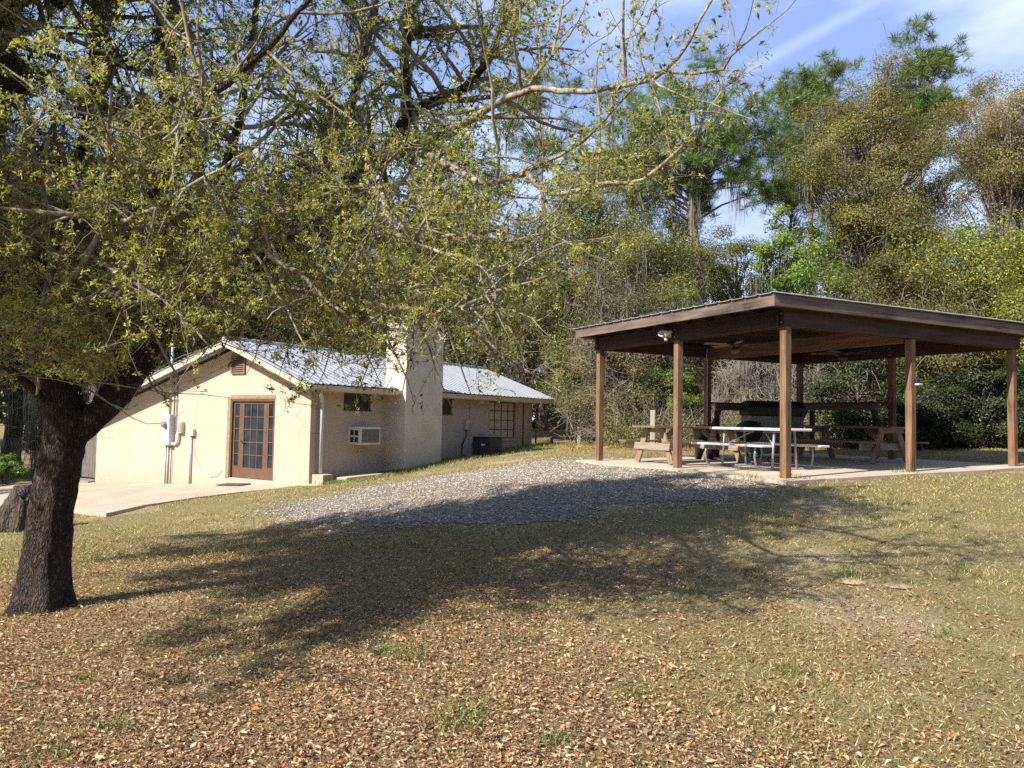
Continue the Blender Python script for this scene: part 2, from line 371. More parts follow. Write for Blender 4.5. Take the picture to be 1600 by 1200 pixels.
mb = MB(); mb.add((C0[:, None] + ov).reshape(-1, 3), None, (ot[None] + (np.arange(k) * 6)[:, None, None]).reshape(-1, 3),
       np.repeat(palette(k, [(.34, .305, .265), (.21, .185, .155), (.48, .44, .385), (.28, .21, .145)], var=.3), 6, 0))
stone_m = foliage('stone_tint', 0, .9, .2)
tag(mb.build('gravel', stone_m), 'loose grey and white gravel beside the house', 'gravel', kind='stuff')

# ------------------------------------------------------------------ slabs
conc = simple('old_concrete', (.56, .48, .37), (.42, .34, .25), 2.2, .85, .35, 90)
conc2 = simple('pale_concrete', (.50, .43, .34), (.36, .29, .21), 1.4, .85, .35, 90)
mb = MB()
def P3(x, y, z): w = PC + ux * x + uy * y; return (w[0], w[1], z)
def rough_edge(pts, n=7, amp=.04):
    out = []
    for a, b in zip(pts, pts[1:] + pts[:1]):
        for k in range(n):
            f = k / n; out.append((a[0] + (b[0] - a[0]) * f + random.uniform(-amp, amp), a[1] + (b[1] - a[1]) * f + random.uniform(-amp, amp)))
    return out
ol = rough_edge([(-.38, -.35), (6.5, -.35), (6.5, 5.5), (-.38, 5.5)])
n = len(ol); V = [P3(x, y, slab_z(x)) for x, y in ol] + [P3(x, y, slab_z(x) - .2) for x, y in ol] + [P3(3, 2.5, slab_z(3))]
mb.add(V, [[i, n + i, n + (i + 1) % n, (i + 1) % n] for i in range(n)], [[i, (i + 1) % n, 2 * n] for i in range(n)])
tag(mb.build('pavilion_floor', conc), kind='structure')
def patio_hit(px, py):
    r = ray(px, py); Y = 5
    for _ in range(60):
        p = EYE + r * Y; x = (p[:2] - HN) @ hx; zt = patio_z(x, (p[:2] - HN) @ hy); Y += (p[2] - zt) / max(1e-3, -r[2]) * 0.7
    p = EYE + r * Y; return ((p[:2] - HN) @ hx, (p[:2] - HN) @ hy)
ed = [patio_hit(*q) for q in ((455, 761), (380, 768), (300, 778), (225, 789), (166, 802), (120, 797), (60, 790), (-60, 785))]
pl = [(-.25, -.02)] + ed + [(-15, -4), (-12.0, -.02), (-9.0, -.02)]
V = []; n = len(pl)
for dz in (0, -.26):
    for x, y in pl: w = HN + hx * x + hy * y; V.append((w[0], w[1], patio_z(x, y) + dz))
cx, cy = -4.0, -1.0; w = HN + hx * cx + hy * cy; V.append((w[0], w[1], patio_z(cx, cy)))
mb = MB(); mb.add(V, [[i, n + i, n + (i + 1) % n, (i + 1) % n] for i in range(n)], [[i, (i + 1) % n, 2 * n] for i in range(n)])
tag(mb.build('patio', conc2), kind='structure')
# ------------------------------------------------------------------ house
stucco, t, p = newmat('cream_stucco'); v = mapping(t, (1, 1, 1))
c = ramp(t, noise(t, v, 1.1, 6, .65), [(0.3, (.47, .375, .295)), (0.7, (.54, .44, .35))])
drip = ramp(t, noise(t, mapping(t, (3.2, 3.2, .22)), 2.4, 7, .7), [(0.56, (0, 0, 0)), (0.74, (.42, .42, .42))]); c = mixc(t, drip, c, (.34, .27, .19))
sp_ = N(t, 'ShaderNodeSeparateXYZ'); t.links.new(v, sp_.inputs[0]); mrr = N(t, 'ShaderNodeMapRange'); mrr.inputs[1].default_value = .75; mrr.inputs[2].default_value = -.45; t.links.new(sp_.outputs[2], mrr.inputs[0])
mm = N(t, 'ShaderNodeMath', operation='MULTIPLY'); t.links.new(mrr.outputs[0], mm.inputs[0]); t.links.new(noise(t, v, 5, 7, .75), mm.inputs[1])
c = mixc(t, ramp(t, mm.outputs[0], [(0.22, (0, 0, 0)), (0.6, (.7, .7, .7))]), c, (.36, .28, .19))
ck = N(t, 'ShaderNodeTexVoronoi', feature='DISTANCE_TO_EDGE'); ck.inputs['Scale'].default_value = .33; dn = N(t, 'ShaderNodeTexNoise'); dn.inputs['Scale'].default_value = 2.5; dn.inputs['Detail'].default_value = 6; t.links.new(v, dn.inputs[0])
dmx = mixc(t, .28, v, dn.outputs['Color']); t.links.new(dmx, ck.inputs[0]); c = mixc(t, 1.0, c, ramp(t, ck.outputs[0], [(0.0, (.82, .79, .75)), (0.004, (1, 1, 1))]), 'MULTIPLY')
t.links.new(c, p.inputs['Base Color']); p.inputs['Roughness'].default_value = .92
bump(t, p, mixc(t, .5, noise(t, v, 38, 5, .7), noise(t, v, 4, 4, .6)), .3, .015)
roofm, t, p = newmat('galvanised_roof'); v = mapping(t, (1, 1, 1))
c = ramp(t, noise(t, mapping(t, (.25, 3, 1)), 2.2, 6, .65), [(0.3, (.34, .36, .39)), (0.7, (.48, .50, .54))])
t.links.new(c, p.inputs['Base Color']); p.inputs['Metallic'].default_value = .35; p.inputs['Roughness'].default_value = .42
bump(t, p, noise(t, v, 6, 4), .1, .01)
brownw = simple('brown_door_paint', (.16, .085, .05), (.10, .055, .033), 7, .55, .1, 50)
darkw = simple('dark_trim', (.08, .055, .04), None, 6, .7)
glassm = glass('dark_glass')
whitep = simple('white_paint', (.75, .74, .70), (.62, .6, .55), 5, .5, .05)
graym = simple('gray_metal', (.42, .44, .45), (.33, .35, .36), 9, .45, .05, metal=.3)
creamt = simple('cream_trim', (.62, .56, .44), (.5, .44, .33), 4, .6, .1)
blackp = simple('black_plastic', (.02, .022, .025), (.012, .012, .014), 9, .5, .05)
louver = simple('louver_brown', (.27, .2, .13), (.16, .11, .07), 9, .8, .2)
house = empty('house', (HN[0], HN[1], 0), HA, 'long low cream stucco house with metal roof and square chimney', 'house')
LW, LS = 9.07, 9.94
RX, RZ = -2.6, 3.5
def roofz(x): return RZ - .373 * (x - RX) if x > RX else RZ + .277 * (x - RX)
T = .24
dx0, dx1, dz0, dz1 = -2.883, -1.206, .05, 2.04
mb = MB()
def wallseg(x0, x1, z0, top):    # front wall piece under the roof line, or a band when top is a number
    if top is None:
        xs_ = [x0] + ([RX] if x0 < RX < x1 else []) + [x1]
        poly = [(x0, z0), (x1, z0)] + [(x, roofz(x) - .13) for x in xs_[::-1]]
    else: poly = [(x0, z0), (x1, z0), (x1, top), (x0, top)]
    mb.prism(poly[::-1], 0, T)
wallseg(-LW, dx0, -1.2, None); wallseg(dx1, 0, -1.2, None); wallseg(dx0, dx1, -1.2, dz0); wallseg(dx0, dx1, dz1, None)
# side wall with three window openings
wins = [(1.09, 2.04, 1.80, 2.24), (4.45, 5.45, 1.76, 2.2), (7.41, 8.94, 1.03, 2.22)]
topz = roofz(0) - .14; y = T
for a, b, z0, z1 in wins:
    mb.box(-T, 0, y, a, -1.2, topz); mb.box(-T, 0, a, b, -1.2, z0); mb.box(-T, 0, a, b, z1, topz); y = b
mb.box(-T, 0, y, LS, -1.2, topz)
mb.box(-LW, -LW + T, T, LS, -1.2, roofz(-LW) - .14)
poly = [(-LW + T, -1.2), (-T, -1.2), (-T, roofz(-T) - .13), (RX, RZ - .13), (-LW + T, roofz(-LW + T) - .13)]
mb.prism(poly[::-1], LS - T, LS)
mb.build('wall', stucco, house)
# a faint corner pier and patches on the side wall
for q in ((.035, .0, .16, -.6), (.03, 6.33, 6.47, 0), (.025, 9.05, LS, .2)):
    mb = MB(); mb.box(0, q[0], q[1], q[2], q[3], topz - .01); mb.build('pilaster', stucco, house)
mb = MB(); mb.box(0, .045, 9.33, 9.38, .3, topz - .03); mb.build('trim_strip', darkw, house)
# corrugated roof planes with real ribs
def roofplane(x0, x1, name):
    y0, y1 = -.5, LS + .95; pitch = .23; pts = []
    k = int((y1 - y0) / pitch)
    for i in range(k + 1):
        a = y0 + i * pitch
        for dy, h in ((0, 0), (.02, .019), (.06, .019), (.08, 0), (.155, 0.004)):
            if a + dy <= y1: pts.append((a + dy, h))
    V = []
    for x in (x0, x1):
        for a, h in pts: V.append((x, a, roofz(x) + h + .004 * math.sin(a * 3)))
    n = len(pts)
    m_ = MB(); m_.add(V, [[i, i + 1, n + i + 1, n + i] for i in range(n - 1)]); o = m_.build(name, roofm, house)
    s_ = o.modifiers.new('solid', 'SOLIDIFY'); s_.thickness = .012; s_.offset = -1
roofplane(RX + .001, .42, 'roof'); roofplane(-LW - .45, RX, 'roof')
mb = MB(); mb.tube([(RX, -.52, RZ + .03), (RX, LS + .96, RZ + .03)], .06, 8); mb.build('ridge_cap', roofm, house)
mb = MB()                                     # rake fascia + soffit
for y0 in (-.49, LS + .9):
    mb.prism([(RX, RZ - .035), (RX, RZ - .165), (.4, roofz(.4) - .165), (.4, roofz(.4) - .035)], y0, y0 + .03)
    mb.prism([(-LW - .42, roofz(-LW - .42) - .035), (-LW - .42, roofz(-LW - .42) - .165), (RX - .002, RZ - .165), (RX - .002, RZ - .035)], y0, y0 + .03)
mb.box(.385, .41, -.46, LS + .9, roofz(.4) - .17, roofz(.4) - .03)
mb.build('fascia', creamt, house)
mb = MB()
mb.prism([(.0, topz), (.38, roofz(.4) - .15), (.38, roofz(.4) - .17), (0, topz - .02)], T, LS + .89); mb.build('soffit', creamt, house)
mb = MB(); zg = roofz(.4) - .03                  # gutter
V = [(.415, zg), (.415, zg - .11), (.49, zg - .11), (.53, zg - .01), (.545, zg - .01), (.5, zg - .125), (.405, zg - .125), (.405, zg)]
mb.prism([(a, b) for a, b in V], -.48, LS + .93); mb.build('gutter', creamt, house)
mb = MB(); mb.tube([(.47, -.12, zg - .1), (.42, -.06, zg - .22), (.16, .24, zg - .36), (.13, .27, zg - .5), (.13, .27, .30)], .045, 10); mb.build('downspout', simple('downspout_blue', (.58, .64, .68), (.45, .52, .56), 3, .5, 0), house, smooth=True)
mb = MB(); mb.tube([(.47, LS + .8, zg - .1), (.40, LS + .7, zg - .3), (.12, LS + .12, zg - .45), (.12, LS + .1, .85)], .04, 8); mb.build('downspout', graym, house, smooth=True)
# chimney
mb = MB(); cy0, cy1 = 2.62, 4.16
mb.box(-.05, .67, cy0, cy1, -.3, 4.22); ch = mb.build('chimney', simple('chimney_whitewash', (.66, .60, .51), (.54, .47, .38), 1.6, .9, .5, 30, bd=.012), house, bevel=.02)
mb = MB(); mb.box(.06, .56, cy0 + .12, cy1 - .12, 4.218, 4.32); mb.build('flue', graym, ch)
# louvered vent in the gable
vent = empty('gable_vent', (-2.62, 0, 2.92)); vent.parent = house
mb = MB(); mb.box(-.27, -.23, -.05, .02, -.25, .25); mb.box(.23, .27, -.05, .02, -.25, .25); mb.box(-.23, .23, -.05, .02, .21, .25); mb.box(-.23, .23, -.05, .02, -.25, -.21); mb.build('frame', louver, vent)
mb = MB()
for k in range(8): mb.bar((-.23, -.02, -.17 + k * .05), (.23, -.02, -.17 + k * .05), .05, .008, (0, -.6, .8))
mb.build('slat', louver, vent)
mb = MB(); mb.box(-.23, .23, -.003, -.001, -.21, .21); mb.build('backing', blackp, vent)
# french door with side lights
mb = MB(); yd = .05
mb.box(dx0, dx0 + .05, .0, .14, dz0, dz1); mb.box(dx1 - .05, dx1, .0, .14, dz0, dz1); mb.box(dx0 + .05, dx1 - .05, .0, .14, dz1 - .06, dz1); mb.build('door_frame', brownw, house)
mb = MB(); mb.box(dx0 - .13, dx0 - .002, -.012, .0, dz0 - .02, dz1 + .06); mb.box(dx0, dx1, -.012, 0, dz1 + .001, dz1 + .1); mb.build('door_casing', simple('weathered_casing', (.33, .26, .19), (.2, .15, .1), 8, .85), house)
def lights(x0, x1, z0, z1, nxp, nzp, parent, stile, bot, name):
    m_ = MB(); y0, y1 = yd, yd + .045
    m_.box(x0, x0 + stile, y0, y1, z0, z1); m_.box(x1 - stile, x1, y0, y1, z0, z1)
    m_.box(x0 + stile, x1 - stile, y0, y1, z0, z0 + bot); m_.box(x0 + stile, x1 - stile, y0, y1, z1 - .07, z1)
    gx0, gx1, gz0, gz1 = x0 + stile, x1 - stile, z0 + bot, z1 - .07
    for i in range(1, nxp): c = gx0 + (gx1 - gx0) * i / nxp; m_.box(c - .012, c + .012, y0 + .008, y1 - .002, gz0, gz1)
    for i in range(1, nzp): c = gz0 + (gz1 - gz0) * i / nzp; m_.box(gx0, gx1, y0 + .005, y1 - .004, c - .012, c + .012)
    o = m_.build(name, brownw, parent)
    m_ = MB(); m_.box(gx0, gx1, y0 + .02, y0 + .026, gz0, gz1); m_.build('pane', glassm, o); return o
a, b = dx0 + .05, dx1 - .05
lights(a, a + .30, dz0, dz1 - .06, 1, 5, house, .065, .3, 'sidelight')
lights(b - .30, b, dz0, dz1 - .06, 1, 5, house, .065, .3, 'sidelight')
dr = lights(a + .305, b - .305, dz0 + .01, dz1 - .065, 3, 5, house, .11, .26, 'door')
mb = MB(); mb.tube([(a + .355, yd - .05, .98), (a + .355, yd, .98)], .02, 8); mb.tube([(a + .355, yd - .05, .98), (a + .46, yd - .05, .97)], .011, 8); mb.build('handle', darkw, dr)
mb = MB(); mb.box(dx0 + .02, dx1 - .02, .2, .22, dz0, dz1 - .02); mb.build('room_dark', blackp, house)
# side windows
def sidewin(a, b, z0, z1, ncol, nrow, m_frame, m_pane, w=.03, bars=0):
    m_ = MB(); x0, x1 = -.10, -.05
    m_.box(x0, x1, a, a + w, z0, z1); m_.box(x0, x1, b - w, b, z0, z1); m_.box(x0, x1, a + w, b - w, z0, z0 + w); m_.box(x0, x1, a + w, b - w, z1 - w, z1)
    for i in range(1, ncol): c = a + (b - a) * i / ncol; m_.box(x0 + .01, x1 - .006, c - w * .35, c + w * .35, z0 + w, z1 - w)
    for i in range(1, nrow): c = z0 + (z1 - z0) * i / nrow; m_.box(x0 + .012, x1 - .009, a + w, b - w, c - w * .35, c + w * .35)
    o = m_.build('window', m_frame, house)
    m_ = MB(); m_.box(x0 + .02, x0 + .026, a + .01, b - .01, z0 + .01, z1 - .01); m_.build('pane', m_pane, o)
    if bars:
        m_ = MB()
        for k in range(bars): c = a + (b - a) * (k + .5) / bars; m_.tube([(.03, c, z0 - .03), (.03, c, z1 + .03)], .008, 5)
        for z in (z0, (z0 + z1) / 2, z1): m_.tube([(.03, a - .03, z), (.03, b + .03, z)], .009, 5)
        m_.build('security_bars', darkw, o)
    return o
rust = simple('rusty_frame', (.26, .15, .08), (.16, .09, .05), 8, .8)
cream_glass = simple('cream_pane', (.60, .54, .42), (.5, .44, .34), 1.5, .3, 0)  # pane in a cream tone close to the wall colour
sidewin(*wins[0], 2, 1, rust, glassm, .035, bars=7); sidewin(*wins[1], 2, 1, rust, glassm, .035, bars=7)
sidewin(*wins[2], 4, 4, rust, cream_glass, .045)
mb = MB(); mb.box(-.02, .03, 7.35, 9.0, .96, 1.02); mb.build('window_sill', stucco, house)

def hp(x, y, z): w = HN + hx * x + hy * y; return (w[0], w[1], z)
# wall air conditioner
ac = empty('window_air_conditioner', hp(.0, 1.62, .95), HA, 'white boxy air conditioner poking through the shaded side wall', 'air conditioner')
mb = MB(); mb.box(-.12, .42, -.36, .36, 0, .44); mb.build('casing', whitep, ac, bevel=.012)
mb = MB(); mb.box(.421, .427, -.31, .31, .05, .39); mb.build('coil', simple('ac_coil', (.16, .15, .14), (.1, .1, .09), 30, .6), ac)
mb = MB()
for k in range(11): mb.box(.427, .436, -.31, .31, .06 + k * .031, .066 + k * .031)
mb.build('grille', graym, ac)
mb = MB()
for i in range(2):
    for j in range(2): mb.box(.08 + i * .15, .2 + i * .15, -.363, -.36, .06 + j * .17, .19 + j * .17)
mb.build('side_vent', blackp, ac)
# meter box and conduits on the gable wall
mt = empty('electric_meter', hp(-5.42, 0, .78), HA, 'pale gray electric meter box with tall service mast on gable wall', 'electric meter')
mb = MB(); mb.box(-.17, .17, -.16, 0, 0, .84); mb.build('box', simple('meter_box', (.55, .6, .68), (.45, .5, .58), 5, .5, 0), mt, bevel=.012)
mb = MB(); mb.lathe([(0.0, .1), (.06, .1), (.08, .07), (.085, 0)], (0, 0, 0), 16, Matrix.Translation((0, -.16, .55)) @ Matrix.Rotation(R(90), 4, 'X')); mb.build('meter_dial', glass('meter_glass', (.2, .2, .2)), mt, smooth=True)
mb = MB(); mb.tube([(.1, -.1, .84), (.1, -.1, 2.95)], .035, 10); mb.tube([(.1, -.1, 2.95), (.1, -.13, 3.04), (.06, -.19, 3.06)], [.045, .055, .05], 10); mb.build('mast', graym, mt, smooth=True)
mb = MB(); mb.tube([(-.05, -.08, 0), (-.05, -.08, -1.2)], .022, 8); mb.tube([(.05, -.08, 0), (.05, -.08, -1.2)], .022, 8)
mb.tube([(.13, -.05, -1.2), (.13, -.05, .1)], .01, 6); mb.build('conduit', graym, mt, smooth=True)
mb = MB(); mb.tube([(.16, -.06, .06), (.3, -.06, .04), (.4, -.06, .1), (.44, -.06, .22), (.45, -.06, .4)], .04, 10); mb.build('elbow', whitep, mt, smooth=True)
mb = MB(); mb.tube([(.27, -.03, .3), (.27, -.03, 1.9)], .016, 8); mb.build('riser', graym, mt, smooth=True)
bxo = empty('junction_box', hp(-4.86, 0, 1.12), HA, 'narrow upright gray junction box fed by the curved pipe', 'junction box')
mb = MB(); mb.box(-.075, .075, -.11, 0, 0, .3); mb.build('box', creamt, bxo, bevel=.01); mb = MB(); mb.box(-.06, .06, -.118, -.112, .03, .27); mb.build('cover', graym, bxo)
bxo = empty('telephone_box', hp(-4.4, 0, 1.06), HA, 'small square beige utility box on its own thin conduit nearest the door', 'utility box')
mb = MB(); mb.box(-.11, .11, -.1, 0, 0, .18); mb.build('box', creamt, bxo, bevel=.01)
mb = MB(); mb.tube([(-.05, -.04, 0), (-.05, -.04, -1.35)], .014, 6); mb.tube([(-.02, -.04, 0), (-.02, -.04, -1.35)], .012, 6); mb.tube([(.05, -.01, 0), (.12, -.01, -.5), (.4, -.01, -.9), (.8, -.01, -1.05), (1.1, -.01, -1.0), (1.25, -.01, -.85)], .006, 5); mb.build('conduit', graym, bxo, smooth=True)
# outdoor condenser
cu = empty('air_conditioning_condenser', hp(.95, 5.95, 0), HA, 'dark squat condenser unit standing beside the large gridded window', 'condenser')
cz = g(*hp(.95, 5.95, 0)[:2]); cu.location.z = cz; cu.scale = (.92, .92, .95)
mb = MB(); mb.box(-.45, .45, -.45, .45, -.1, .05); mb.build('pad', conc2, cu)
mb = MB(); mb.box(-.34, .34, -.34, .34, .05, .6); mb.build('body', blackp, cu, bevel=.03)
gm = simple('condenser_grille', (.07, .09, .11), None, 9, .5)
mb = MB()
for k in range(13):
    z = .1 + k * .035
    mb.box(-.36, .36, -.362, -.345, z, z + .014); mb.box(.345, .362, -.36, .36, z, z + .014); mb.box(-.362, -.345, -.36, .36, z, z + .014)
mb.build('grille', gm, cu)
mb = MB(); mb.box(-.37, .37, -.37, .37, .6, .635); mb.lathe([(.3, .635), (.29, .69), (.12, .72), (0, .72)], sides=20); mb.build('top_cover', simple('cover_gray', (.2, .23, .26), None, 9, .5), cu)
mb = MB(); mb.box(.02, .16, -.3645, -.3625, .34, .39); mb.build('badge', whitep, cu)
dcn = empty('disconnect_box', hp(0, 6.15, 1.32), HA, 'small beige power disconnect box with black hose above the condenser', 'disconnect box')
mb = MB(); mb.box(0, .09, -.09, .09, 0, .28); mb.build('box', creamt, dcn, bevel=.008)
mb = MB(); mb.tube([(.05, -.02, 0), (.06, -.05, -.2), (.1, -.28, -.45), (.12, -.32, -.7), (.1, -.25, -.88)], .018, 8); mb.tube([(.05, .3, -.4), (.1, .32, -.45), (.15, .35, -.7), (.3, .4, -.82)], .03, 8); mb.build('hose', blackp, dcn, smooth=True)
# splash blocks, doormat
sb = empty('concrete_block', hp(.28, .2, .0), HA + .1, 'rough concrete block under the downspout at the house corner', 'concrete block')
mb = MB(); mb.box(-.17, .17, -.18, .18, -.1, .28); mb.build('block', conc2, sb, bevel=.02)
mb = MB(); mb.box(-.32, .3, -.34, .3, -.3, .06); mb.build('footing', conc, sb, bevel=.02)
sl = MB(); sl.box(-.22, .22, -.55, .55, -.12, .05); so = sl.build('splash_slab', conc, bevel=.015); so.location = hp(.55, 1.15, g(*hp(.55, 1.15, 0)[:2]) + .07); so.rotation_euler = (R(3), R(-2), HA - .15)
tag(so, 'thin tilted concrete slab lying in grass below the air conditioner', 'slab')
dm = MB(); dm.box(-.46, .46, -.3, .3, 0, .018); do = dm.build('doormat', simple('rubber_mat', (.09, .085, .08), (.05, .05, .045), 40, .9, .6, 120), bevel=.004)
q = patio_hit(372, 757); do.location = hp(q[0], q[1] - .02, patio_z(q[0], q[1]) + .012); do.rotation_euler = (R(3.4), R(-2.9), HA); tag(do, 'dark rubber doormat on the patio by the french door', 'doormat')
# weathered board gate left of the house
gt = empty('board_gate', hp(-LW - .02, .35, -.42), HA, 'dark weathered board gate in shade left of the gable wall', 'gate')
mb = MB()
for k in range(7): mb.box(-.2 - k * .2, -.01 - k * .2, 0, .03, .06, 2.0 + .02 * (k % 3))
mb.build('boards', wood('gray_boards', (.05, .045, .04), (.16, .145, .12), 'z', 30), gt)
for z in (.4, 1.5): mb = MB(); mb.box(-1.42, 0, .031, .075, z, z + .1); mb.build('rail', darkw, gt)
gpm = wood('gray_post', (.1, .09, .08), (.28, .25, .2), 'z', 30)
mb = MB(); mb.box(-1.55, -1.43, -.02, .1, -.2, 2.05); mb.build('post', gpm, gt)
mb = MB(); mb.box(-.06, 0, -.05, -.001, 0, 1.9); mb.build('post', gpm, gt)
mb = MB(); mb.box(-1.9, .0, -.55, -.1, -.15, .03); mb.build('threshold', simple('threshold_gray', (.3, .27, .22)), gt)
# ------------------------------------------------------------------ pavilion
def pw(x, y, z=0): w = PC + ux * x + uy * y; return (w[0], w[1], z)
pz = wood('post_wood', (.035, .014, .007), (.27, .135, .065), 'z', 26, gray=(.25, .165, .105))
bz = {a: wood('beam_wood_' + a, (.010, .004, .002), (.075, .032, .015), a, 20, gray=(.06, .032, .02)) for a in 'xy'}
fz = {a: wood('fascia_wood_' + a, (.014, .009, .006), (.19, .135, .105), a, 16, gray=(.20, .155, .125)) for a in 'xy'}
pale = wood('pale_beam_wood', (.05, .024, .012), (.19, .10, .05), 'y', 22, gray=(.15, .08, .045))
pav = empty('pavilion', pw(0, 0, 0), PA, 'open brown wooden picnic pavilion with flat roof on square posts', 'pavilion')
PT = PZ + 2.37
posts = [(0, 0), (0, 2.57), (0, 5.15), (3.02, 0), (6.05, 0), (3.02, 5.15), (6.05, 2.57), (6.05, 5.15)]
for x, y in posts:
    mb = MB(); w_ = .062; lean = random.uniform(-.008, .008)
    zb = slab_z(x) - .1
    Vq = [(x + sx_ * w_ + l, y + sy_ * w_ + l, z) for z, l in ((zb, 0), (PT, lean)) for sy_ in (-1, 1) for sx_ in (-1, 1)]
    mb.add(Vq, [[0, 2, 3, 1], [4, 5, 7, 6], [0, 1, 5, 4], [2, 6, 7, 3], [0, 4, 6, 2], [1, 3, 7, 5]]); mb.build('post', pz, pav, bevel=.008)
def beam(x0, x1, y0, y1, z0, z1, m, name='beam'):
    b = MB(); b.box(x0, x1, y0, y1, z0, z1); return b.build(name, m, pav, bevel=.004)
BT = PT + .27
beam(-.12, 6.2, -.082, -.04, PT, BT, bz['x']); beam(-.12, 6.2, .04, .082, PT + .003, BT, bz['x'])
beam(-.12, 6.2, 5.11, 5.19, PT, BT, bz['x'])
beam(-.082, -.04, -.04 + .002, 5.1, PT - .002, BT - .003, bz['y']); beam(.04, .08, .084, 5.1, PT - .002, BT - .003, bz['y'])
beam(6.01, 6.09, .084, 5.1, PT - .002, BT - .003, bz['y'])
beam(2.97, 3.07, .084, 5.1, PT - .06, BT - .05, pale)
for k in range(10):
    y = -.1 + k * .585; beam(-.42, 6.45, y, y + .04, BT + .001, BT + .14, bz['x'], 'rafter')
for k in range(9):
    x = .2 + k * .72; beam(x, x + .09, -.14, 5.38, BT + .141, BT + .16, bz['y'], 'purlin')
FT = BT + .19
beam(-.47, -.43, -.215, 5.42, FT - .195, FT, fz['y'], 'fascia')
beam(6.5, 6.54, -.215, 5.42, FT - .195, FT, fz['y'], 'fascia')
beam(-.428, 6.498, -.215, -.177, FT - .193, FT - .002, fz['x'], 'fascia')
beam(-.428, 6.498, 5.38, 5.418, FT - .193, FT - .002, fz['x'], 'fascia')
beam(-.425, 6.495, -.17, 5.375, BT + .162, BT + .177, wood('deck_wood', (.04, .012, .008), (.11, .035, .022), 'x', 20), 'roof_deck')
b = MB()                                           # thin ribbed metal sheet
k = 0; pts = []
y = -.25
while y < 5.45: pts += [(y, 0), (y + .02, .016), (y + .05, .016), (y + .07, 0)]; y += .3
V = [(x, a, FT + .008 + h + (x + .5) * .004) for x in (-.51, 6.58) for a, h in pts]; n = len(pts)
b.add(V, [[i, i + 1, n + i + 1, n + i] for i in range(n - 1)]); o = b.build('roof', simple('roof_sheet', (.42, .43, .42), (.3, .3, .28), 3, .5, .1, metal=.3), pav)
s_ = o.modifiers.new('solid', 'SOLIDIFY'); s_.thickness = .01; s_.offset = 1
# conduit running down the back middle post
b = MB(); b.tube([(2.9, 5.02, PT + .2), (2.86, 5.02, PT + .05), (2.91, 5.03, PT - .12), (2.91, 5.03, slab_z(3) + .6)], .013, 6); b.build('conduit', graym, pav)
for x, y in posts:
    for dz in (.06, .2): b = MB(); b.tube([(x - .10, y, PT + dz), (x + .10, y, PT + dz)], .012, 8); b.build('bolt', graym, pav)
# ceiling fans
def fan(x, y, label, rot):
    f = empty('ceiling_fan', pw(x, y, PT + .02), PA + rot, label, 'ceiling fan', 'ceiling fans under the pavilion roof')
    b = MB(); b.tube([(0, 0, .05), (0, 0, .41)], .014, 8); b.lathe([(.0, .41), (.06, .4), (.07, .34), (0, .33)], sides=14); b.build('rod', blackp, f, smooth=True)
    b = MB(); b.lathe([(0, .07), (.08, .065), (.12, .03), (.12, -.03), (.08, -.06), (0, -.06)], sides=20); b.build('motor', blackp, f, smooth=True)
    b = MB(); b.lathe([(.05, -.06), (.1, -.09), (.105, -.13), (.06, -.18), (0, -.19)], sides=18); b.build('light_shade', simple('fan_glass', (.10, .08, .06)), f, smooth=True)
    for k in range(5):
        a = k * 2 * math.pi / 5; Mx = Matrix.Rotation(a, 4, 'Z') @ Matrix.Rotation(R(10), 4, 'X')
        b = MB(); b.box(.2, .64, -.065, .065, -.004, .004, Mx); b.box(.11, .2, -.02, .02, -.004, .004, Mx); b.build('blade', simple('fan_blade%d' % k, (.2, .15, .11), (.13, .10, .07), 4), f)
fan(1.45, 2.6, 'five blade ceiling fan under the left bay, nearer the floodlight', .3)
fan(4.5, 2.6, 'five blade ceiling fan under the right bay, behind the nearest post', .9)
# floodlight on the left beam
fl = empty('floodlight', pw(-.09, 2.72, PT + .12), PA, 'twin white floodlight heads on the left beam of the pavilion', 'floodlight')
b = MB(); b.lathe([(0, .03), (.055, .028), (.06, 0)], sides=16, M=Matrix.Rotation(R(-90), 4, 'Y')); b.build('mount', whitep, fl)
for s_, nm in ((1, 'a'), (-1, 'b')):
    Mx = Matrix.Translation((-.08, s_ * .09, .0 + (.03 if s_ < 0 else -.02))) @ Matrix.Rotation(R(s_ * 35 - 90), 4, 'Z') @ Matrix.Rotation(R(65 if s_ > 0 else 110), 4, 'X')
    b = MB(); b.lathe([(0, -.05), (.03, -.05), (.04, .0), (.075, .1), (.07, .1), (.0, .07)], sides=18, M=Mx); b.build('lamp_head', whitep, fl, smooth=True)
b = MB(); b.lathe([(0, -.04), (.03, -.03), (.035, 0), (.02, .03), (0, .03)], (-.08, 0, -.09), 12); b.build('sensor', whitep, fl, smooth=True)
sc_ = empty('sensor_lamp', pw(3.06, -.08, PZ + 1.62), PA, 'small black and white sensor lamp halfway up a front post', 'sensor lamp')
b = MB(); b.box(-.045, .045, -.05, 0, -.03, .04); b.build('housing', blackp, sc_, bevel=.01)
b = MB(); b.box(-.055, .055, -.085, -.01, -.062, -.031); b.build('lens', whitep, sc_, bevel=.01)
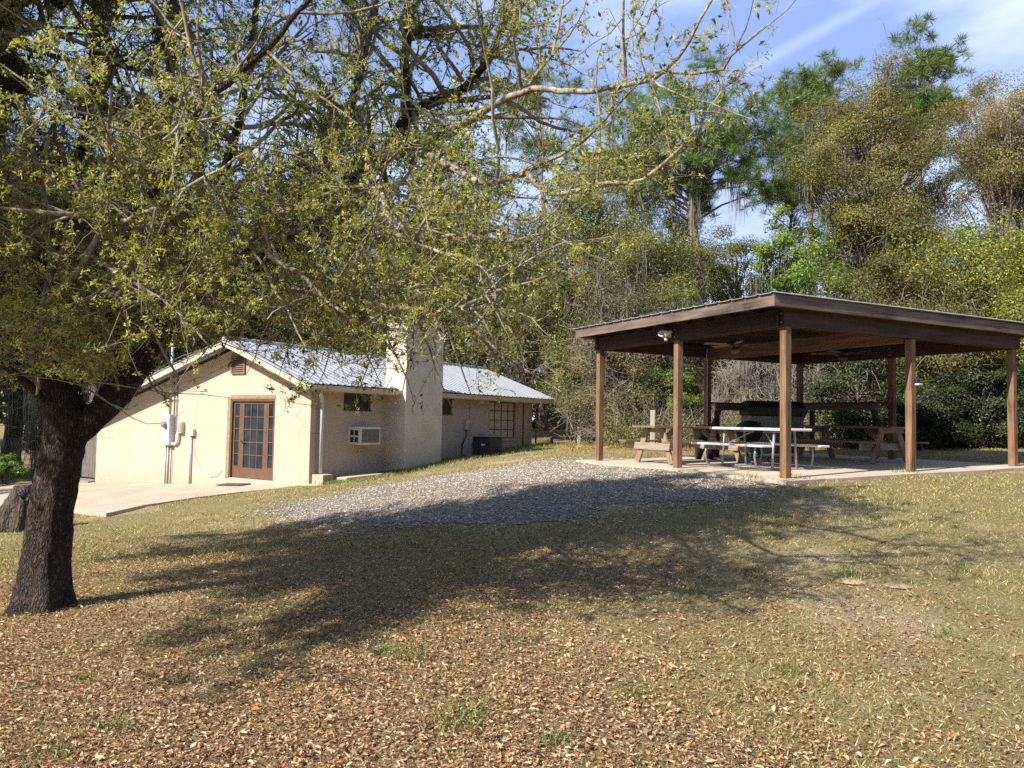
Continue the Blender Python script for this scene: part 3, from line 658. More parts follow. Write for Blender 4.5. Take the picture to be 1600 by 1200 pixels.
# ------------------------------------------------------------------ furniture
tw = wood('table_wood', (.08, .042, .024), (.26, .15, .09), 'y', 30, gray=(.27, .2, .15))
tw2 = wood('table_frame_wood', (.12, .07, .04), (.34, .22, .13), 'z', 24, gray=(.32, .25, .18))
tg = wood('gray_table_wood', (.13, .10, .075), (.34, .28, .22), 'x', 24, gray=(.36, .31, .25))
def picnic(x, y, L, ang, label, mt_, mf_, cross, group=None):
    r = empty('picnic_table', pw(x, y, slab_z(x)), PA + ang, label, 'picnic table', group)
    b = MB()
    for k in range(5): xx = -.36 + k * .147; b.box(xx, xx + .138, -L / 2, L / 2, .705, .745)
    b.build('tabletop', mt_, r, bevel=.004)
    for s_ in (-1, 1):
        b = MB(); b.box(s_ * .70 - .13, s_ * .70 - .004, -L / 2, L / 2, .405, .445); b.box(s_ * .70 + .004, s_ * .70 + .13, -L / 2, L / 2, .405, .445); b.build('bench', mt_, r, bevel=.004)
    for e in (-1, 1):
        yy = e * (L / 2 - .28)
        for s_ in (-1, 1):
            b = MB(); b.bar((s_ * .22, yy, .70), (s_ * .55, yy, .0), .04, .14, (1, 0, 0)); b.build('leg', mf_, r)
        b = MB(); b.box(-.82, .82, yy - e * .04 + .0, yy - e * .04 + .038, .265, .404) if e < 0 else b.box(-.82, .82, yy + .021, yy + .059, .265, .404)
        b.box(-.36, .36, yy - .06, yy - .022, .61, .704); b.build('crosspiece', cross, r)
        b = MB(); b.bar((0, yy - e * .06, .35), (0, -e * 0 + yy - e * .55, .68), .04, .09); b.build('brace', mf_, r)
    return r
picnic(1.25, 3.72, 2.35, R(90), 'brown wooden picnic table along the left side of the pavilion', tw, tw2, tg)
picnic(4.62, 2.5, 2.4, 0, 'weathered wooden picnic table behind the right front post, bench end sunlit', tw, tw2, tg)
# white folding-style table on steel tubes
wt = empty('plastic_picnic_table', pw(1.3, 1.85, slab_z(1.3)), PA, 'white plastic picnic table with gray steel tube legs behind the corner post', 'picnic table')
wm = simple('white_plastic', (.78, .78, .77), (.7, .7, .69), 6, .4, .03); sm_ = simple('gray_steel', (.34, .37, .39), (.26, .28, .3), 6, .4, 0, metal=.4)
b = MB(); b.box(-.37, .37, -.915, .915, .70, .745); b.build('tabletop', wm, wt, bevel=.015)
for s_ in (-1, 1):
    b = MB(); b.box(s_ * .7 - .125, s_ * .7 + .125, -.9, .9, .415, .45); b.build('bench', wm, wt, bevel=.012)
for e in (-1, 1):
    y = e * .62; b = MB()
    for s_ in (-1, 1): b.tube([(s_ * .7, y, .415), (s_ * .72, y, .25), (s_ * .68, y, .08), (s_ * .58, y, .025), (0, y, .02)], .021, 8)
    b.build('floor_bar', sm_, wt, smooth=True)
    for s_ in (-1, 1):
        b = MB(); b.tube([(s_ * .30, y, .02), (s_ * .25, y, .70)], .021, 8); b.build('leg', sm_, wt, smooth=True)
    b = MB(); b.tube([(0, y, .68), (0, y - e * .5, .67)], .012, 6); b.tube([(-.25, y, .4), (0, y - e * .45, .67)], .012, 6); b.build('brace', sm_, wt, smooth=True)
# high counters at the back
def counter(p, q, label, grp='tall plank counters at the back of the pavilion'):
    (x0, y0), (x1, y1) = p, q; L = math.hypot(x1 - x0, y1 - y0); a = math.atan2(y1 - y0, x1 - x0)
    r = empty('bar_counter', pw(x0, y0, slab_z(x0)), PA + a, label, 'counter', grp)
    b = MB(); b.box(0, L, -.2, -.02, 1.235, 1.27); b.box(-.02, L + .03, -.01, .17, 1.235, 1.27); b.build('top', bz['x'], r)
    b = MB(); b.box(.0, L, -.16, -.122, 1.09, 1.234); b.build('apron', tw2 if False else fz['x'], r)
    for xx in (.22, L - .22):
        b = MB(); b.bar((xx, -.1, 1.15), (xx - .45 if xx < L / 2 else xx + .45, -.1, .45), .04, .09, (0, 1, 0)); b.build('brace', bz['x'], r)
        b = MB(); b.box(xx - .045, xx + .045, .0, .09, 0, 1.09); b.build('leg', bz['x'], r)
    return r
counter((2.95, 4.95), (4.75, 4.95), 'dark tall plank counter at back left, joined to the back middle post')
counter((5.9, 4.9), (5.9, 2.7), 'tall plank counter along the right side with gray apron board')
# covered grill cabinet
gr = empty('grill_cabinet', pw(4.25, 4.35, slab_z(4.2)), PA - .45, 'large gray grill cabinet with black hood at the back of the pavilion', 'grill')
gb = simple('cabinet_gray', (.23, .21, .18), (.17, .155, .13), 3, .6, .05)
b = MB(); b.box(-.62, .02, -.3, .3, .1, .95); b.build('cabinet', simple('cabinet_pale', (.3, .3, .28), (.24, .24, .22), 3, .6), gr, bevel=.01)
b = MB(); b.box(.03, .62, -.3, .3, .1, .95); b.build('cabinet', gb, gr, bevel=.01)
b = MB(); b.prism([(-.33, .95), (.33, .95), (.33, 1.12), (.2, 1.27), (-.12, 1.3), (-.33, 1.15)], -.66, .66, 'x'); b.build('hood', blackp, gr, bevel=.02)
b = MB(); b.tube([(-.4, -.34, .55), (-.4, -.34, .8)], .015, 6); b.build('handle', blackp, gr)
b = MB(); b.tube([(.12, -.34, .5), (.12, -.34, .82)], .03, 6); b.build('handle', blackp, gr)
for x in (-.5, .5):
    for y in (-.22, .22): b = MB(); b.tube([(x - .02, y, .05), (x + .02, y, .05)], .05, 12); b.build('wheel', blackp, gr)
kt = empty('kettle_grill', pw(3.1, 3.9, slab_z(3.1)), 0, 'black round kettle grill standing behind the white plastic table', 'grill')
b = MB(); b.lathe([(.02, .38), (.2, .42), (.28, .55), (.29, .62)], sides=20); b.build('bowl', blackp, kt, smooth=True)
b = MB(); b.lathe([(.295, .62), (.27, .75), (.15, .84), (0, .86)], sides=20); b.build('lid', blackp, kt, smooth=True)
for a in (.4, 2.5, 4.6):
    b = MB(); b.tube([(.2 * math.cos(a), .2 * math.sin(a), .45), (.3 * math.cos(a), .3 * math.sin(a), 0)], .012, 6); b.build('leg', blackp, kt)
tr_ = empty('trash_can', pw(2.45, 4.6, slab_z(2.5)), 0, 'black lidded trash can beside the round grill', 'trash can')
b = MB(); b.lathe([(0, 0), (.2, 0), (.25, .62), (.26, .63)], sides=20); b.build('body', blackp, tr_, smooth=True)
b = MB(); b.lathe([(.27, .63), (.27, .67), (.2, .73), (0, .75)], sides=20); b.build('lid', blackp, tr_, smooth=True)
# pale tubular bench frame on the right side
tb = empty('tube_bench', pw(5.0, 4.6, slab_z(5)), PA + R(5), 'pale bent tube bench behind the right wooden table', 'bench')
for x in (-.45, .55):
    b = MB(); b.tube([(x, -.25, 0), (x, -.2, .55), (x, -.1, .72), (x, .1, .78), (x + .0, .3, .74), (x, .38, .6), (x, .36, .0)], .02, 8); b.build('hoop', whitep, tb, smooth=True)
b = MB(); b.tube([(-.45, 0, .77), (.55, 0, .77)], .02, 8); b.build('rail', whitep, tb, smooth=True)
b = MB(); b.box(-.5, .6, -.18, .3, .42, .45); b.build('seat', tg, tb)
# fence beyond the pavilion
fw_ = wood('fence_post_wood', (.22, .2, .16), (.5, .46, .38), 'z', 30)
dkp = wood('dark_fence_post_wood', (.012, .01, .008), (.04, .03, .022), 'z', 30)
fps = [(1020, 21.0, .11, 641, fw_, 'pale fence post behind the left wooden picnic table'), (1190, 21.5, .13, 627, fw_, 'short pale fence post showing above the left counter'),
       (905, 26.0, .1, 655, fw_, 'thin gray fence post left of the pavilion near the brush'),
       (1313, 22.6, .15, 612, dkp, 'dark thick fence post seen between counter and hedge'), (1294, 23.5, .1, 650, dkp, 'thin dark fence post left of the thick dark one'),
       (1467, 20.5, .15, 620, dkp, 'black fence post standing in the hedge right of the pavilion front post')]
for px, d, w_, pt, m_, lb in fps:
    q = at(px, pt, d); gz = g(q[0], q[1]); b = MB(); b.box(-w_ / 2, w_ / 2, -w_ / 2, w_ / 2, -.2, q[2] - gz); o = b.build('fence_post', m_, bevel=.01)
    o.location = (q[0], q[1], gz); tag(o, lb, 'fence post', 'fence posts along the brush')
b = MB(); p0 = at(862, 684, 27.5); p1 = at(985, 687, 26.5); b.bar(tuple(p0), tuple(p1), .06, .09); b.bar(tuple(p0 - np.array([0, 0, .0])), tuple(at(862, 700, 27.5)), .1, .1, (1, 0, 0)); o = b.build('fence_rail', fw_); tag(o, 'low pale fence rail by the far corner of the house', 'fence rail')
b = MB()                                           # wire mesh fence in the brush
p0 = at(1010, 660, 21.3); p1 = at(1340, 660, 22.5)
for z in np.linspace(.15, 1.25, 8):
    a_ = (p0[0], p0[1], g(p0[0], p0[1]) + z); c_ = (p1[0], p1[1], g(p1[0], p1[1]) + z); b.tube([a_, c_], .002, 4)
for f in np.linspace(0, 1, 42):
    x, y = p0[0] + (p1[0] - p0[0]) * f, p0[1] + (p1[1] - p0[1]) * f; gz = g(x, y); b.tube([(x, y, gz), (x, y, gz + 1.25)], .0018, 4)
o = b.build('wire_fence', simple('rusty_wire', (.16, .13, .1))); tag(o, 'sagging wire mesh fence behind the pavilion', 'fence')
# ------------------------------------------------------------------ trees: shared growth helpers
leafm = foliage('leaf_tint', .42, .42, .45)
mossm = foliage('moss_tint', .25, .9, .1)
needlem = foliage('needle_tint', .15, .5, .3)
def resample(P, Rr, k):
    P = np.asarray(P, float); Rr = np.asarray(Rr, float)
    n = len(P); Pe = np.vstack([2 * P[0] - P[1], P, 2 * P[-1] - P[-2]]); out = []; ro = []
    for u in np.linspace(0, n - 1 - 1e-6, k):
        i = int(u); f = u - i; a, b, c, d = Pe[i], Pe[i + 1], Pe[i + 2], Pe[i + 3]
        out.append(.5 * (2 * b + (c - a) * f + (2 * a - 5 * b + 4 * c - d) * f * f + (3 * b - a - 3 * c + d) * f ** 3)); ro.append(Rr[i] * (1 - f) + Rr[i + 1] * f)
    return np.array(out), np.array(ro)
def children(P, Rr, cnt, L, spread, K=5, wander=.35, bias=(0, 0, 0), tmin=.15, rfac=.55, rmax=1, tip=.25, lenfall=.0):
    n, k = P.shape[:2]; idx = np.repeat(np.arange(n), cnt); m = len(idx)
    if m == 0: return np.zeros((0, K, 3)), np.zeros((0, K))
    u = rng.uniform(tmin, 1, m) * (k - 1); i = np.minimum(u.astype(int), k - 2); f = (u - i)[:, None]
    pos = P[idx, i] * (1 - f) + P[idx, i + 1] * f; r = Rr[idx, i] * (1 - f[:, 0]) + Rr[idx, i + 1] * f[:, 0]
    tan = norm(P[idx, i + 1] - P[idx, i]); d = norm(tan * (1 - spread) + randdir(m) * spread * 1.5 + np.array(bias))
    Ln = rng.uniform(L[0], L[1], m) * (1 - lenfall * u / (k - 1)); pts = [pos]; st = (Ln / (K - 1))[:, None]
    for _ in range(K - 1):
        d = norm(d + randdir(m) * wander + np.array(bias) * .25); pts.append(pts[-1] + d * st)
    r0 = np.minimum(r * rfac, rmax)
    return np.stack(pts, 1), r0[:, None] * np.linspace(1, tip, K)[None]
def along(P, n, jit=0):                            # n random points on each path
    m, k = P.shape[:2]; idx = np.repeat(np.arange(m), n); u = rng.uniform(0, 1, len(idx)) * (k - 1); i = np.minimum(u.astype(int), k - 2); f = (u - i)[:, None]
    p = P[idx, i] * (1 - f) + P[idx, i + 1] * f; d = norm(P[idx, i + 1] - P[idx, i]); return p + (rng.normal(0, jit, p.shape) if jit else 0), d
def mossy(pts, n, L, r, spread=.05, sides=3):      # hanging strands
    idx = rng.integers(0, len(pts), n); p = pts[idx] + rng.normal(0, spread, (n, 3)); Ln = rng.uniform(L[0], L[1], n) * rng.uniform(.4, 1, n)
    K = 5; w = np.cumsum(rng.normal(0, .022, (n, K, 3)), 1); P = p[:, None] + w; P[..., 2] -= np.linspace(0, 1, K)[None] * Ln[:, None]
    V, Q = tubes(P, rng.uniform(.5, 1.3, (n, 1)) * r * np.array([.7, 1, .9, .7, .2])[None], sides)
    C = np.repeat(palette(n, [(.20, .20, .165), (.29, .28, .23), (.14, .13, .10)], var=.25), K * sides, 0); return V, Q, C

# ------------------------------------------------------------------ the oak in front
oak = empty('oak_tree', (-3.92, 6.45, g(-3.92, 6.45)), 0, 'large live oak with forked dark trunk and leafy branches reaching over the yard', 'tree')
inv_oak = -np.array(oak.location)
def ip(px, py, d): return at(px, py, d)
limbs = []
def limb(pts, rr, k=None):
    P = np.array([ip(*q) for q in pts]); Rr = np.interp(np.linspace(0, 1, len(P)), np.linspace(0, 1, len(rr)), rr)
    L = np.linalg.norm(np.diff(P, axis=0), axis=1).sum(); k = k or max(6, int(L / .12))
    P, Rr = resample(P, Rr, k); P[1:-1] += rng.normal(0, .006, P[1:-1].shape) + 0; limbs.append((P, Rr)); return P, Rr
oakbark = bark('oak_bark', (.010, .007, .005), (.095, .066, .047), 36, 1.0, (.13, .125, .09), .3, .06)
palebark = bark('pale_branch_bark', (.09, .07, .045), (.33, .27, .19), 22, .5, (.42, .42, .34), .75, .008)
# trunk with flared, ridged foot
base = np.array([-3.92, 6.45, g(-3.92, 6.45)])
def trunkmesh(path, rad, sides=40, flare=True, seed=3):
    P, Rr = resample(path, rad, 60); r_ = np.random.default_rng(seed); V, Q = tubes(P[None], Rr[None], sides); V = V.reshape(60, sides, 3)
    ph = r_.uniform(0, 6.28, 6); th = np.arange(sides) * 2 * np.pi / sides
    for i in range(60):
        h = P[i][2] - base[2]; lob = sum(math.cos(k * 1.0) * np.cos((k + 2) * th + ph[k]) for k in range(5)) / 3
        s_ = 1 + .055 * lob + (.36 * math.exp(-max(h, 0) / .2) * (1 + .8 * np.cos(5 * th + ph[0]) + .4 * np.cos(3 * th + ph[1])) * .6 if flare else 0)
        s_ = s_ + .028 * r_.normal(size=sides)
        V[i] = P[i] + (V[i] - P[i]) * np.asarray(s_)[:, None]
    return V.reshape(-1, 3), Q
tp = [ip(66, 958, 6.42), ip(70, 900, 6.4), ip(80, 800, 6.42), ip(98, 700, 6.42), ip(104, 655, 6.42), ip(90, 590, 6.45), ip(88, 540, 6.5)]
tp[0][2] = base[2] - .12
tb_ = MB(); Vt, Qt = trunkmesh(tp, [.22, .185, .168, .165, .17, .125, .11]); tb_.add(Vt + inv_oak, Qt)
# right hand limb and the big stems
limb([(112, 690, 6.42), (150, 650, 6.45), (190, 612, 6.5), (225, 555, 6.6), (265, 505, 6.7), (330, 468, 6.9), (400, 428, 7.1), (450, 382, 7.2), (500, 330, 7.3), (558, 275, 7.3), (600, 245, 7.2), (637, 179, 7.0)], [.108, .107, .105, .10, .095, .085, .075, .062])
limb([(637, 179, 7.0), (700, 150, 6.9), (742, 121, 6.7), (778, 62, 6.6), (800, -60, 6.6)], [.055, .04, .03, .018])
limb([(637, 179, 7.0), (632, 100, 7.1), (640, 25, 7.2), (625, -90, 7.3)], [.05, .045, .04, .03])
limb([(600, 245, 7.2), (650, 221, 6.6), (708, 204, 6.2), (762, 171, 5.9), (821, 142, 5.6), (871, 142, 5.4), (929, 140, 5.2), (1000, 129, 5.1), (1052, 98, 5.0), (1112, 0, 4.9)], [.036, .031, .026, .021, .016, .009])
limb([(821, 142, 5.6), (862, 85, 5.6), (871, 42, 5.6), (885, -30, 5.6)], [.015, .012, .008])
limb([(1025, 112, 5.08), (1120, 112, 4.8), (1150, 78, 4.7), (1196, 40, 4.6)], [.012, .009, .004])
limb([(450, 382, 7.2), (500, 368, 7.4), (560, 372, 7.7), (620, 392, 8.0), (700, 400, 8.4), (790, 380, 8.7)], [.075, .065, .05, .03])
limb([(420, 405, 7.15), (470, 320, 8.0), (520, 240, 8.6), (560, 120, 9.0), (600, -60, 9.3)], [.08, .07, .055, .035])
limb([(600, 245, 7.2), (660, 240, 6.0), (696, 254, 5.6), (758, 287, 5.3), (821, 271, 5.2), (837, 287, 5.15), (879, 304, 5.1), (950, 287, 5.0), (1000, 283, 4.9), (1060, 232, 4.8), (1090, 200, 4.7)], [.03, .026, .022, .018, .013, .006])
limb([(758, 287, 5.3), (775, 330, 5.1), (792, 345, 5.0), (790, 372, 4.9)], [.012, .01, .006])
limb([(558, 275, 7.3), (580, 290, 5.4), (600, 308, 5.0), (603, 330, 4.9), (625, 370, 4.8), (650, 379, 4.75), (717, 367, 4.7), (792, 375, 4.65), (850, 366, 4.6)], [.02, .017, .014, .009])
limb([(650, 379, 4.75), (700, 400, 4.6), (740, 405, 4.5), (768, 440, 4.5), (775, 470, 4.4)], [.01, .007])
limb([(400, 428, 7.1), (470, 455, 5.8), (540, 465, 5.2), (567, 471, 5.0), (650, 485, 4.9), (721, 479, 4.8), (768, 457, 4.75), (830, 440, 4.7), (880, 420, 4.7)], [.02, .017, .012, .006])
limb([(730, 478, 4.8), (760, 505, 4.7), (783, 553, 4.7)], [.008, .006])
limb([(700, 485, 4.8), (735, 515, 4.75), (783, 553, 4.7), (848, 595, 4.6), (880, 614, 4.5)], [.01, .009, .007, .004])
limb([(712, 395, 6.5), (712, 425, 5.0), (730, 470, 4.82)], [.01, .008])
# pale branch on the left, close to the lens
limb([(84, 500, 6.4), (72, 430, 6.1), (68, 405, 5.9), (75, 358, 5.5), (120, 352, 5.2), (155, 350, 5.0), (185, 342, 4.9), (220, 322, 4.8), (250, 285, 4.75), (270, 257, 4.7), (298, 195, 4.65), (317, 158, 4.6), (362, 125, 4.6), (410, 82, 4.55), (450, 38, 4.5), (485, -5, 4.5), (530, -60, 4.5)], [.05, .045, .036, .03, .026, .022, .017, .012])
limb([(317, 158, 4.6), (311, 80, 4.6), (312, 0, 4.6), (318, -60, 4.6)], [.013, .01, .007])
limb([(195, 340, 4.9), (250, 318, 4.6), (330, 270, 4.5), (385, 238, 4.4)], [.014, .011, .006])
limb([(82, 357, 5.45), (40, 318, 5.1), (0, 285, 4.9), (-60, 250, 4.8)], [.022, .016, .01])
limb([(84, 500, 6.4), (110, 385, 5.6), (160, 412, 5.0), (200, 438, 4.8), (270, 480, 4.7), (330, 545, 4.6)], [.02, .014, .01, .006])
limb([(330, 300, 6.6), (260, 350, 5.4), (330, 370, 5.0), (400, 385, 4.9), (425, 402, 4.9), (480, 440, 4.9), (505, 470, 4.9), (540, 490, 4.85)], [.02, .018, .017, .011])
limb([(250, 395, 5.2), (295, 432, 5.0), (340, 472, 4.9), (356, 528, 4.9)], [.012, .009, .005])
limb([(95, 590, 6.3), (110, 585, 5.5), (75, 568, 5.1), (45, 560, 5.0), (10, 550, 4.9)], [.012, .009, .005])
limb([(110, 585, 5.5), (130, 600, 5.2), (165, 622, 5.0), (195, 638, 4.9), (215, 632, 4.9)], [.008, .006, .003])
limb([(95, 650, 6.5), (52, 605, 6.2), (0, 570, 5.8), (-60, 520, 5.6)], [.05, .03, .014])
for q in (((470, 455, 5.8), (505, 520, 5.6), (545, 600, 5.5)), ((567, 471, 5.0), (612, 540, 5.0), (648, 632, 5.1)), ((650, 485, 4.9), (672, 560, 5.0), (705, 636, 5.1)), ((430, 420, 5.6), (420, 500, 5.4), (385, 585, 5.3)),
          ((721, 479, 4.8), (750, 540, 4.8), (800, 592, 4.8)), ((520, 462, 5.4), (560, 530, 5.3), (600, 612, 5.2)), ((340, 470, 5.4), (400, 520, 5.2), (470, 560, 5.2)), ((330, 400, 5.8), (320, 500, 5.6), (290, 570, 5.5)), ((620, 392, 8.0), (650, 480, 7.6), (690, 580, 7.4)), ((560, 372, 7.7), (560, 470, 7.3), (590, 560, 7.0)),
          ((600, 480, 5.0), (585, 540, 5.1), (560, 612, 5.2)), ((650, 485, 4.9), (640, 560, 4.9), (622, 640, 5.0)), ((540, 465, 5.2), (520, 540, 5.2), (495, 605, 5.2)), ((690, 482, 4.9), (715, 560, 4.9), (740, 625, 4.9)), ((480, 450, 5.6), (455, 530, 5.5), (435, 590, 5.4)), ((768, 457, 4.8), (800, 520, 4.8), (830, 585, 4.8)), ((400, 430, 5.9), (360, 520, 5.6), (330, 575, 5.5)), ((630, 400, 6.5), (670, 500, 6.0), (680, 600, 5.9))):
    limb(list(q), [.010, .006, .002])
# upright stems
limb([(86, 560, 6.48), (78, 480, 6.5), (92, 390, 6.7), (120, 280, 6.9), (143, 150, 7.0), (150, 20, 7.1), (150, -100, 7.2), (140, -200, 7.2)], [.105, .08, .062, .05, .042, .032])
limb([(140, 665, 6.45), (172, 600, 6.7), (188, 510, 6.95), (190, 430, 7.1), (212, 310, 7.3), (255, 190, 7.5), (268, 60, 7.6), (275, -110, 7.7), (285, -200, 7.7)], [.085, .075, .065, .055, .045, .038, .03])
limb([(84, 545, 6.5), (52, 460, 6.6), (28, 380, 6.7), (-5, 250, 6.9), (18, 90, 7.0), (0, -80, 7.1), (-40, -190, 7.2)], [.08, .06, .045, .036, .028])
limb([(92, 470, 6.55), (140, 462, 6.7), (172, 430, 6.9), (230, 380, 6.6), (300, 345, 6.3), (350, 270, 6.1), (380, 160, 6.0), (400, 20, 6.0), (430, -130, 6.0)], [.08, .06, .045, .03, .02])
limb([(80, 470, 6.5), (10, 420, 5.8), (-80, 330, 5.3), (-180, 220, 5.0)], [.06, .045, .02])
# high crown above the picture frame (its shade falls on the lawn)
for a in range(18):
    az = -math.pi * 1.03 + a * math.pi * 1.06 / 17 + rng.uniform(-.1, .1); l = rng.uniform(1.8, 2.9); s_ = np.array([-3.9, 6.4, 5.0 + rng.uniform(0, 1.2)]); e = s_ + np.array([math.cos(az) * l, math.sin(az) * l * .95, rng.uniform(-.2, .9)])
    m1 = (s_ + e) / 2 + rng.normal(0, .2, 3) + np.array([0, 0, .25]); P, Rr = resample([s_, m1, e], [.075, .05, .02], 20); limbs.append((P, Rr))
for e in ((-6.8, 1.6, 5.4), (-7.8, 3.6, 5.2), (-8.6, 5.2, 5.8), (-7.2, .6, 5.9), (-9.2, 3.6, 5.6), (-9.6, 5.8, 5.1), (-8.6, 7.2, 5.4), (-8.3, 2.0, 6.2), (-9.3, 4.6, 6.8), (-10.2, 6.8, 5.6), (-7.4, 6.0, 6.6), (-6.4, 4.4, 6.9)):
    e = np.array(e); s_ = np.array([-4.1, 6.2, 4.3]); P, Rr = resample([s_, s_ * .55 + e * .45 + rng.normal(0, .3, 3) + np.array([0, 0, .5]), e], [.08, .055, .02], 26); limbs.append((P, Rr))
mbt = tb_; mbp = MB()
for P, Rr in limbs:
    (mbt if Rr[0] > .045 else mbp).tube(P + inv_oak, Rr, 14 if Rr[0] > .045 else 8)
mbt.build('trunk', oakbark, oak, smooth=True)
# secondary growth
LP = np.stack([resample(P, Rr, 24)[0] for P, Rr in limbs]); LR = np.stack([resample(P, Rr, 24)[1] for P, Rr in limbs])
LL = np.linalg.norm(np.diff(LP, axis=1), axis=2).sum(1)
def cull(P, Rr):                                   # drop growth hanging below the real crown skirt
    e = P[:, -1]; d = np.maximum(e[:, 1], .5); px = 800 + 1200 * e[:, 0] / d; py = 658 + .018 * (px - 800) - 1200 * (e[:, 2] - 1.6) / d
    edge = np.interp(px, [-300, 0, 130, 150, 215, 300, 400, 520, 640, 740, 830, 900, 1000, 1100, 1200, 1300], [610, 600, 575, 620, 560, 520, 515, 520, 535, 520, 520, 480, 380, 300, 150, 0])
    return ((py < edge + np.abs(rng.normal(0, 34, len(e))) - 12) | ((rng.uniform(0, 1, len(e)) < .42) & (py < 645) & (px > 250) & (px < 880))) & ((e[:, 1] > 2.9) | (e[:, 2] > 4.6)) & ((e[:, 2] > 4.6) | (np.abs(e[:, 0]) < e[:, 1] * 2))
def fld(p): return 0 * p[:, 0] + np.sin(p[:, 0] * 4.1 + 1.7 * np.sin(p[:, 2] * 3.3)) * np.sin(p[:, 2] * 4.7 + p[:, 1] * 2.1 + 1.1 * np.sin(p[:, 0] * 2.2)) + .5 * np.sin(p[:, 0] * 9 + p[:, 2] * 7) * np.sin(p[:, 1] * 8 - p[:, 2] * 5)
dens = 1.12 * np.where(LP[:, -1, 0] > .0, .62, 1.0) * np.where(LP[:, -1, 1] < 5.6, .72, 1.0) * np.where(LP[:, :, 2].max(1) > 5.5, 1.35, 1.0)
L1, R1 = children(LP, LR, np.maximum(2, (LL * 7.8 * dens).astype(int)), (.5, 1.5), .62, 7, .3, (0, 0, .03), .1, .66, .036, .3, .25)
k = cull(L1, R1); L1, R1 = L1[k], R1[k]
L2, R2 = children(L1, R1, 6, (.2, .7), .62, 6, .38, (0, 0, -.02), .1, .65, .012, .35); k = cull(L2, R2) & (rng.uniform(0, 1, len(L2)) < np.clip(.62 + .8 * fld(L2[:, 3]), .12, 1)); L2, R2 = L2[k], R2[k]
L3, R3 = children(L2, R2, 6, (.07, .3), .65, 4, .4, (0, 0, -.02), .1, .7, .006, .4); k = cull(L3, R3); L3, R3 = L3[k], R3[k]
R2 = np.maximum(R2, .0017); R3 = np.maximum(R3, .0010)
k = rng.uniform(0, 1, len(L3)) < .93; L3, R3 = L3[k], R3[k]
for P, Rr, s_ in ((L1, R1, 6), (L2, R2, 4), (L3, R3, 3)):
    V, Q = tubes(P, Rr, s_); mbp.add(V + inv_oak, Q)
mbp.build('branches', palebark, oak, smooth=True)
print('oak', len(L1), len(L2), len(L3))
# leaves: dark older leaves and small yellow green new tufts
lf = MB()
p, d = along(L3, 3, .006); n = len(p); D = norm(d * .6 + randdir(n) * .8); 
V, Q = leafquads(p, D, randdir(n), (sc_l := np.where((p[:, 2] > 2.0 + .585 * np.maximum(p[:, 1], 0)) | (p[:, 0] < -p[:, 1] * .9 - .6), 2.2, 1.0)) * rng.uniform(.028, .058, n), sc_l * rng.uniform(.014, .027, n));  # leaves out of view drawn larger to block more sun and sky
C = palette(n, [(.085, .13, .035), (.13, .18, .045), (.30, .31, .07), (.045, .07, .02), (.48, .23, .03), (.36, .15, .04)], [5, 5, 5, 3, .4, .3]); lf.add(V + inv_oak, Q, None, np.repeat(C, 4, 0))
tips = np.concatenate([L3[:, -1], L3[:, 2], L2[:, -1], L2[:, 3]]); tips = np.repeat(tips, 10, 0); n = len(tips); tips = tips + rng.normal(0, .011, tips.shape)
D = randdir(n) + np.array([0, 0, .15]); V, Q = leafquads(tips, D, randdir(n), rng.uniform(.009, .034, n), rng.uniform(.005, .013, n))
tc_ = np.repeat(palette(n // 10 + 1, [(.43, .44, .11), (.55, .53, .17), (.30, .34, .09), (.55, .44, .17)], [4, 4, 4, 1.2]), 10, 0)[:n]; lf.add(V + inv_oak, Q, None, np.repeat(tc_ * rng.uniform(.8, 1.2, (n, 1)), 4, 0))
lf.build('foliage', leafm, oak)
print('leaves', lf.n // 4)
mo = MB(); pts, _ = along(L1, 3); hi = pts[(pts[:, 0] < -1.2) & (pts[:, 1] > 5.8) & (pts[:, 2] > 3.0)]
cl = hi[rng.integers(0, len(hi), 260)]; V, Q, C = mossy(cl, 9000, (.12, .6), .0035, .045); mo.add(V + inv_oak, Q, None, C)
tag(mo.build('spanish_moss', mossm, oak), kind='stuff')
# old stump
st_ = empty('tree_stump', (-9.0, 0, 0), 0, 'leaning weathered tree stump behind the oak trunk at the patio edge', 'stump')
sp = at(28, 822, 13.3); sz0 = g(sp[0], sp[1]); st_.location = (sp[0], sp[1], sz0)
P, Rr = resample([(0, 0, -.15), (.03, 0, .25), (.14, 0, .62)], [.36, .29, .20], 16); V, Q = tubes(P[None], Rr[None], 26); V = V.reshape(16, 26, 3); th = np.arange(26) * 2 * np.pi / 26
for i in range(16): V[i] = P[i] + (V[i] - P[i]) * (1 + .13 * np.cos(7 * th + i * .05) + .1 * np.cos(3 * th + 1) + .03 * rng.normal(size=26))[:, None]
V[-1, :, 2] += .09 * np.cos(3 * th) + .05 * rng.normal(size=26)
b = MB(); b.add(V.reshape(-1, 3), Q, [[15 * 26, 15 * 26 + i, 15 * 26 + i + 1] for i in range(1, 25)]); b.build('wood', bark('stump_bark', (.015, .011, .008), (.10, .075, .052), 16, 1, (.1, .095, .07), .4, .03), st_, smooth=True)
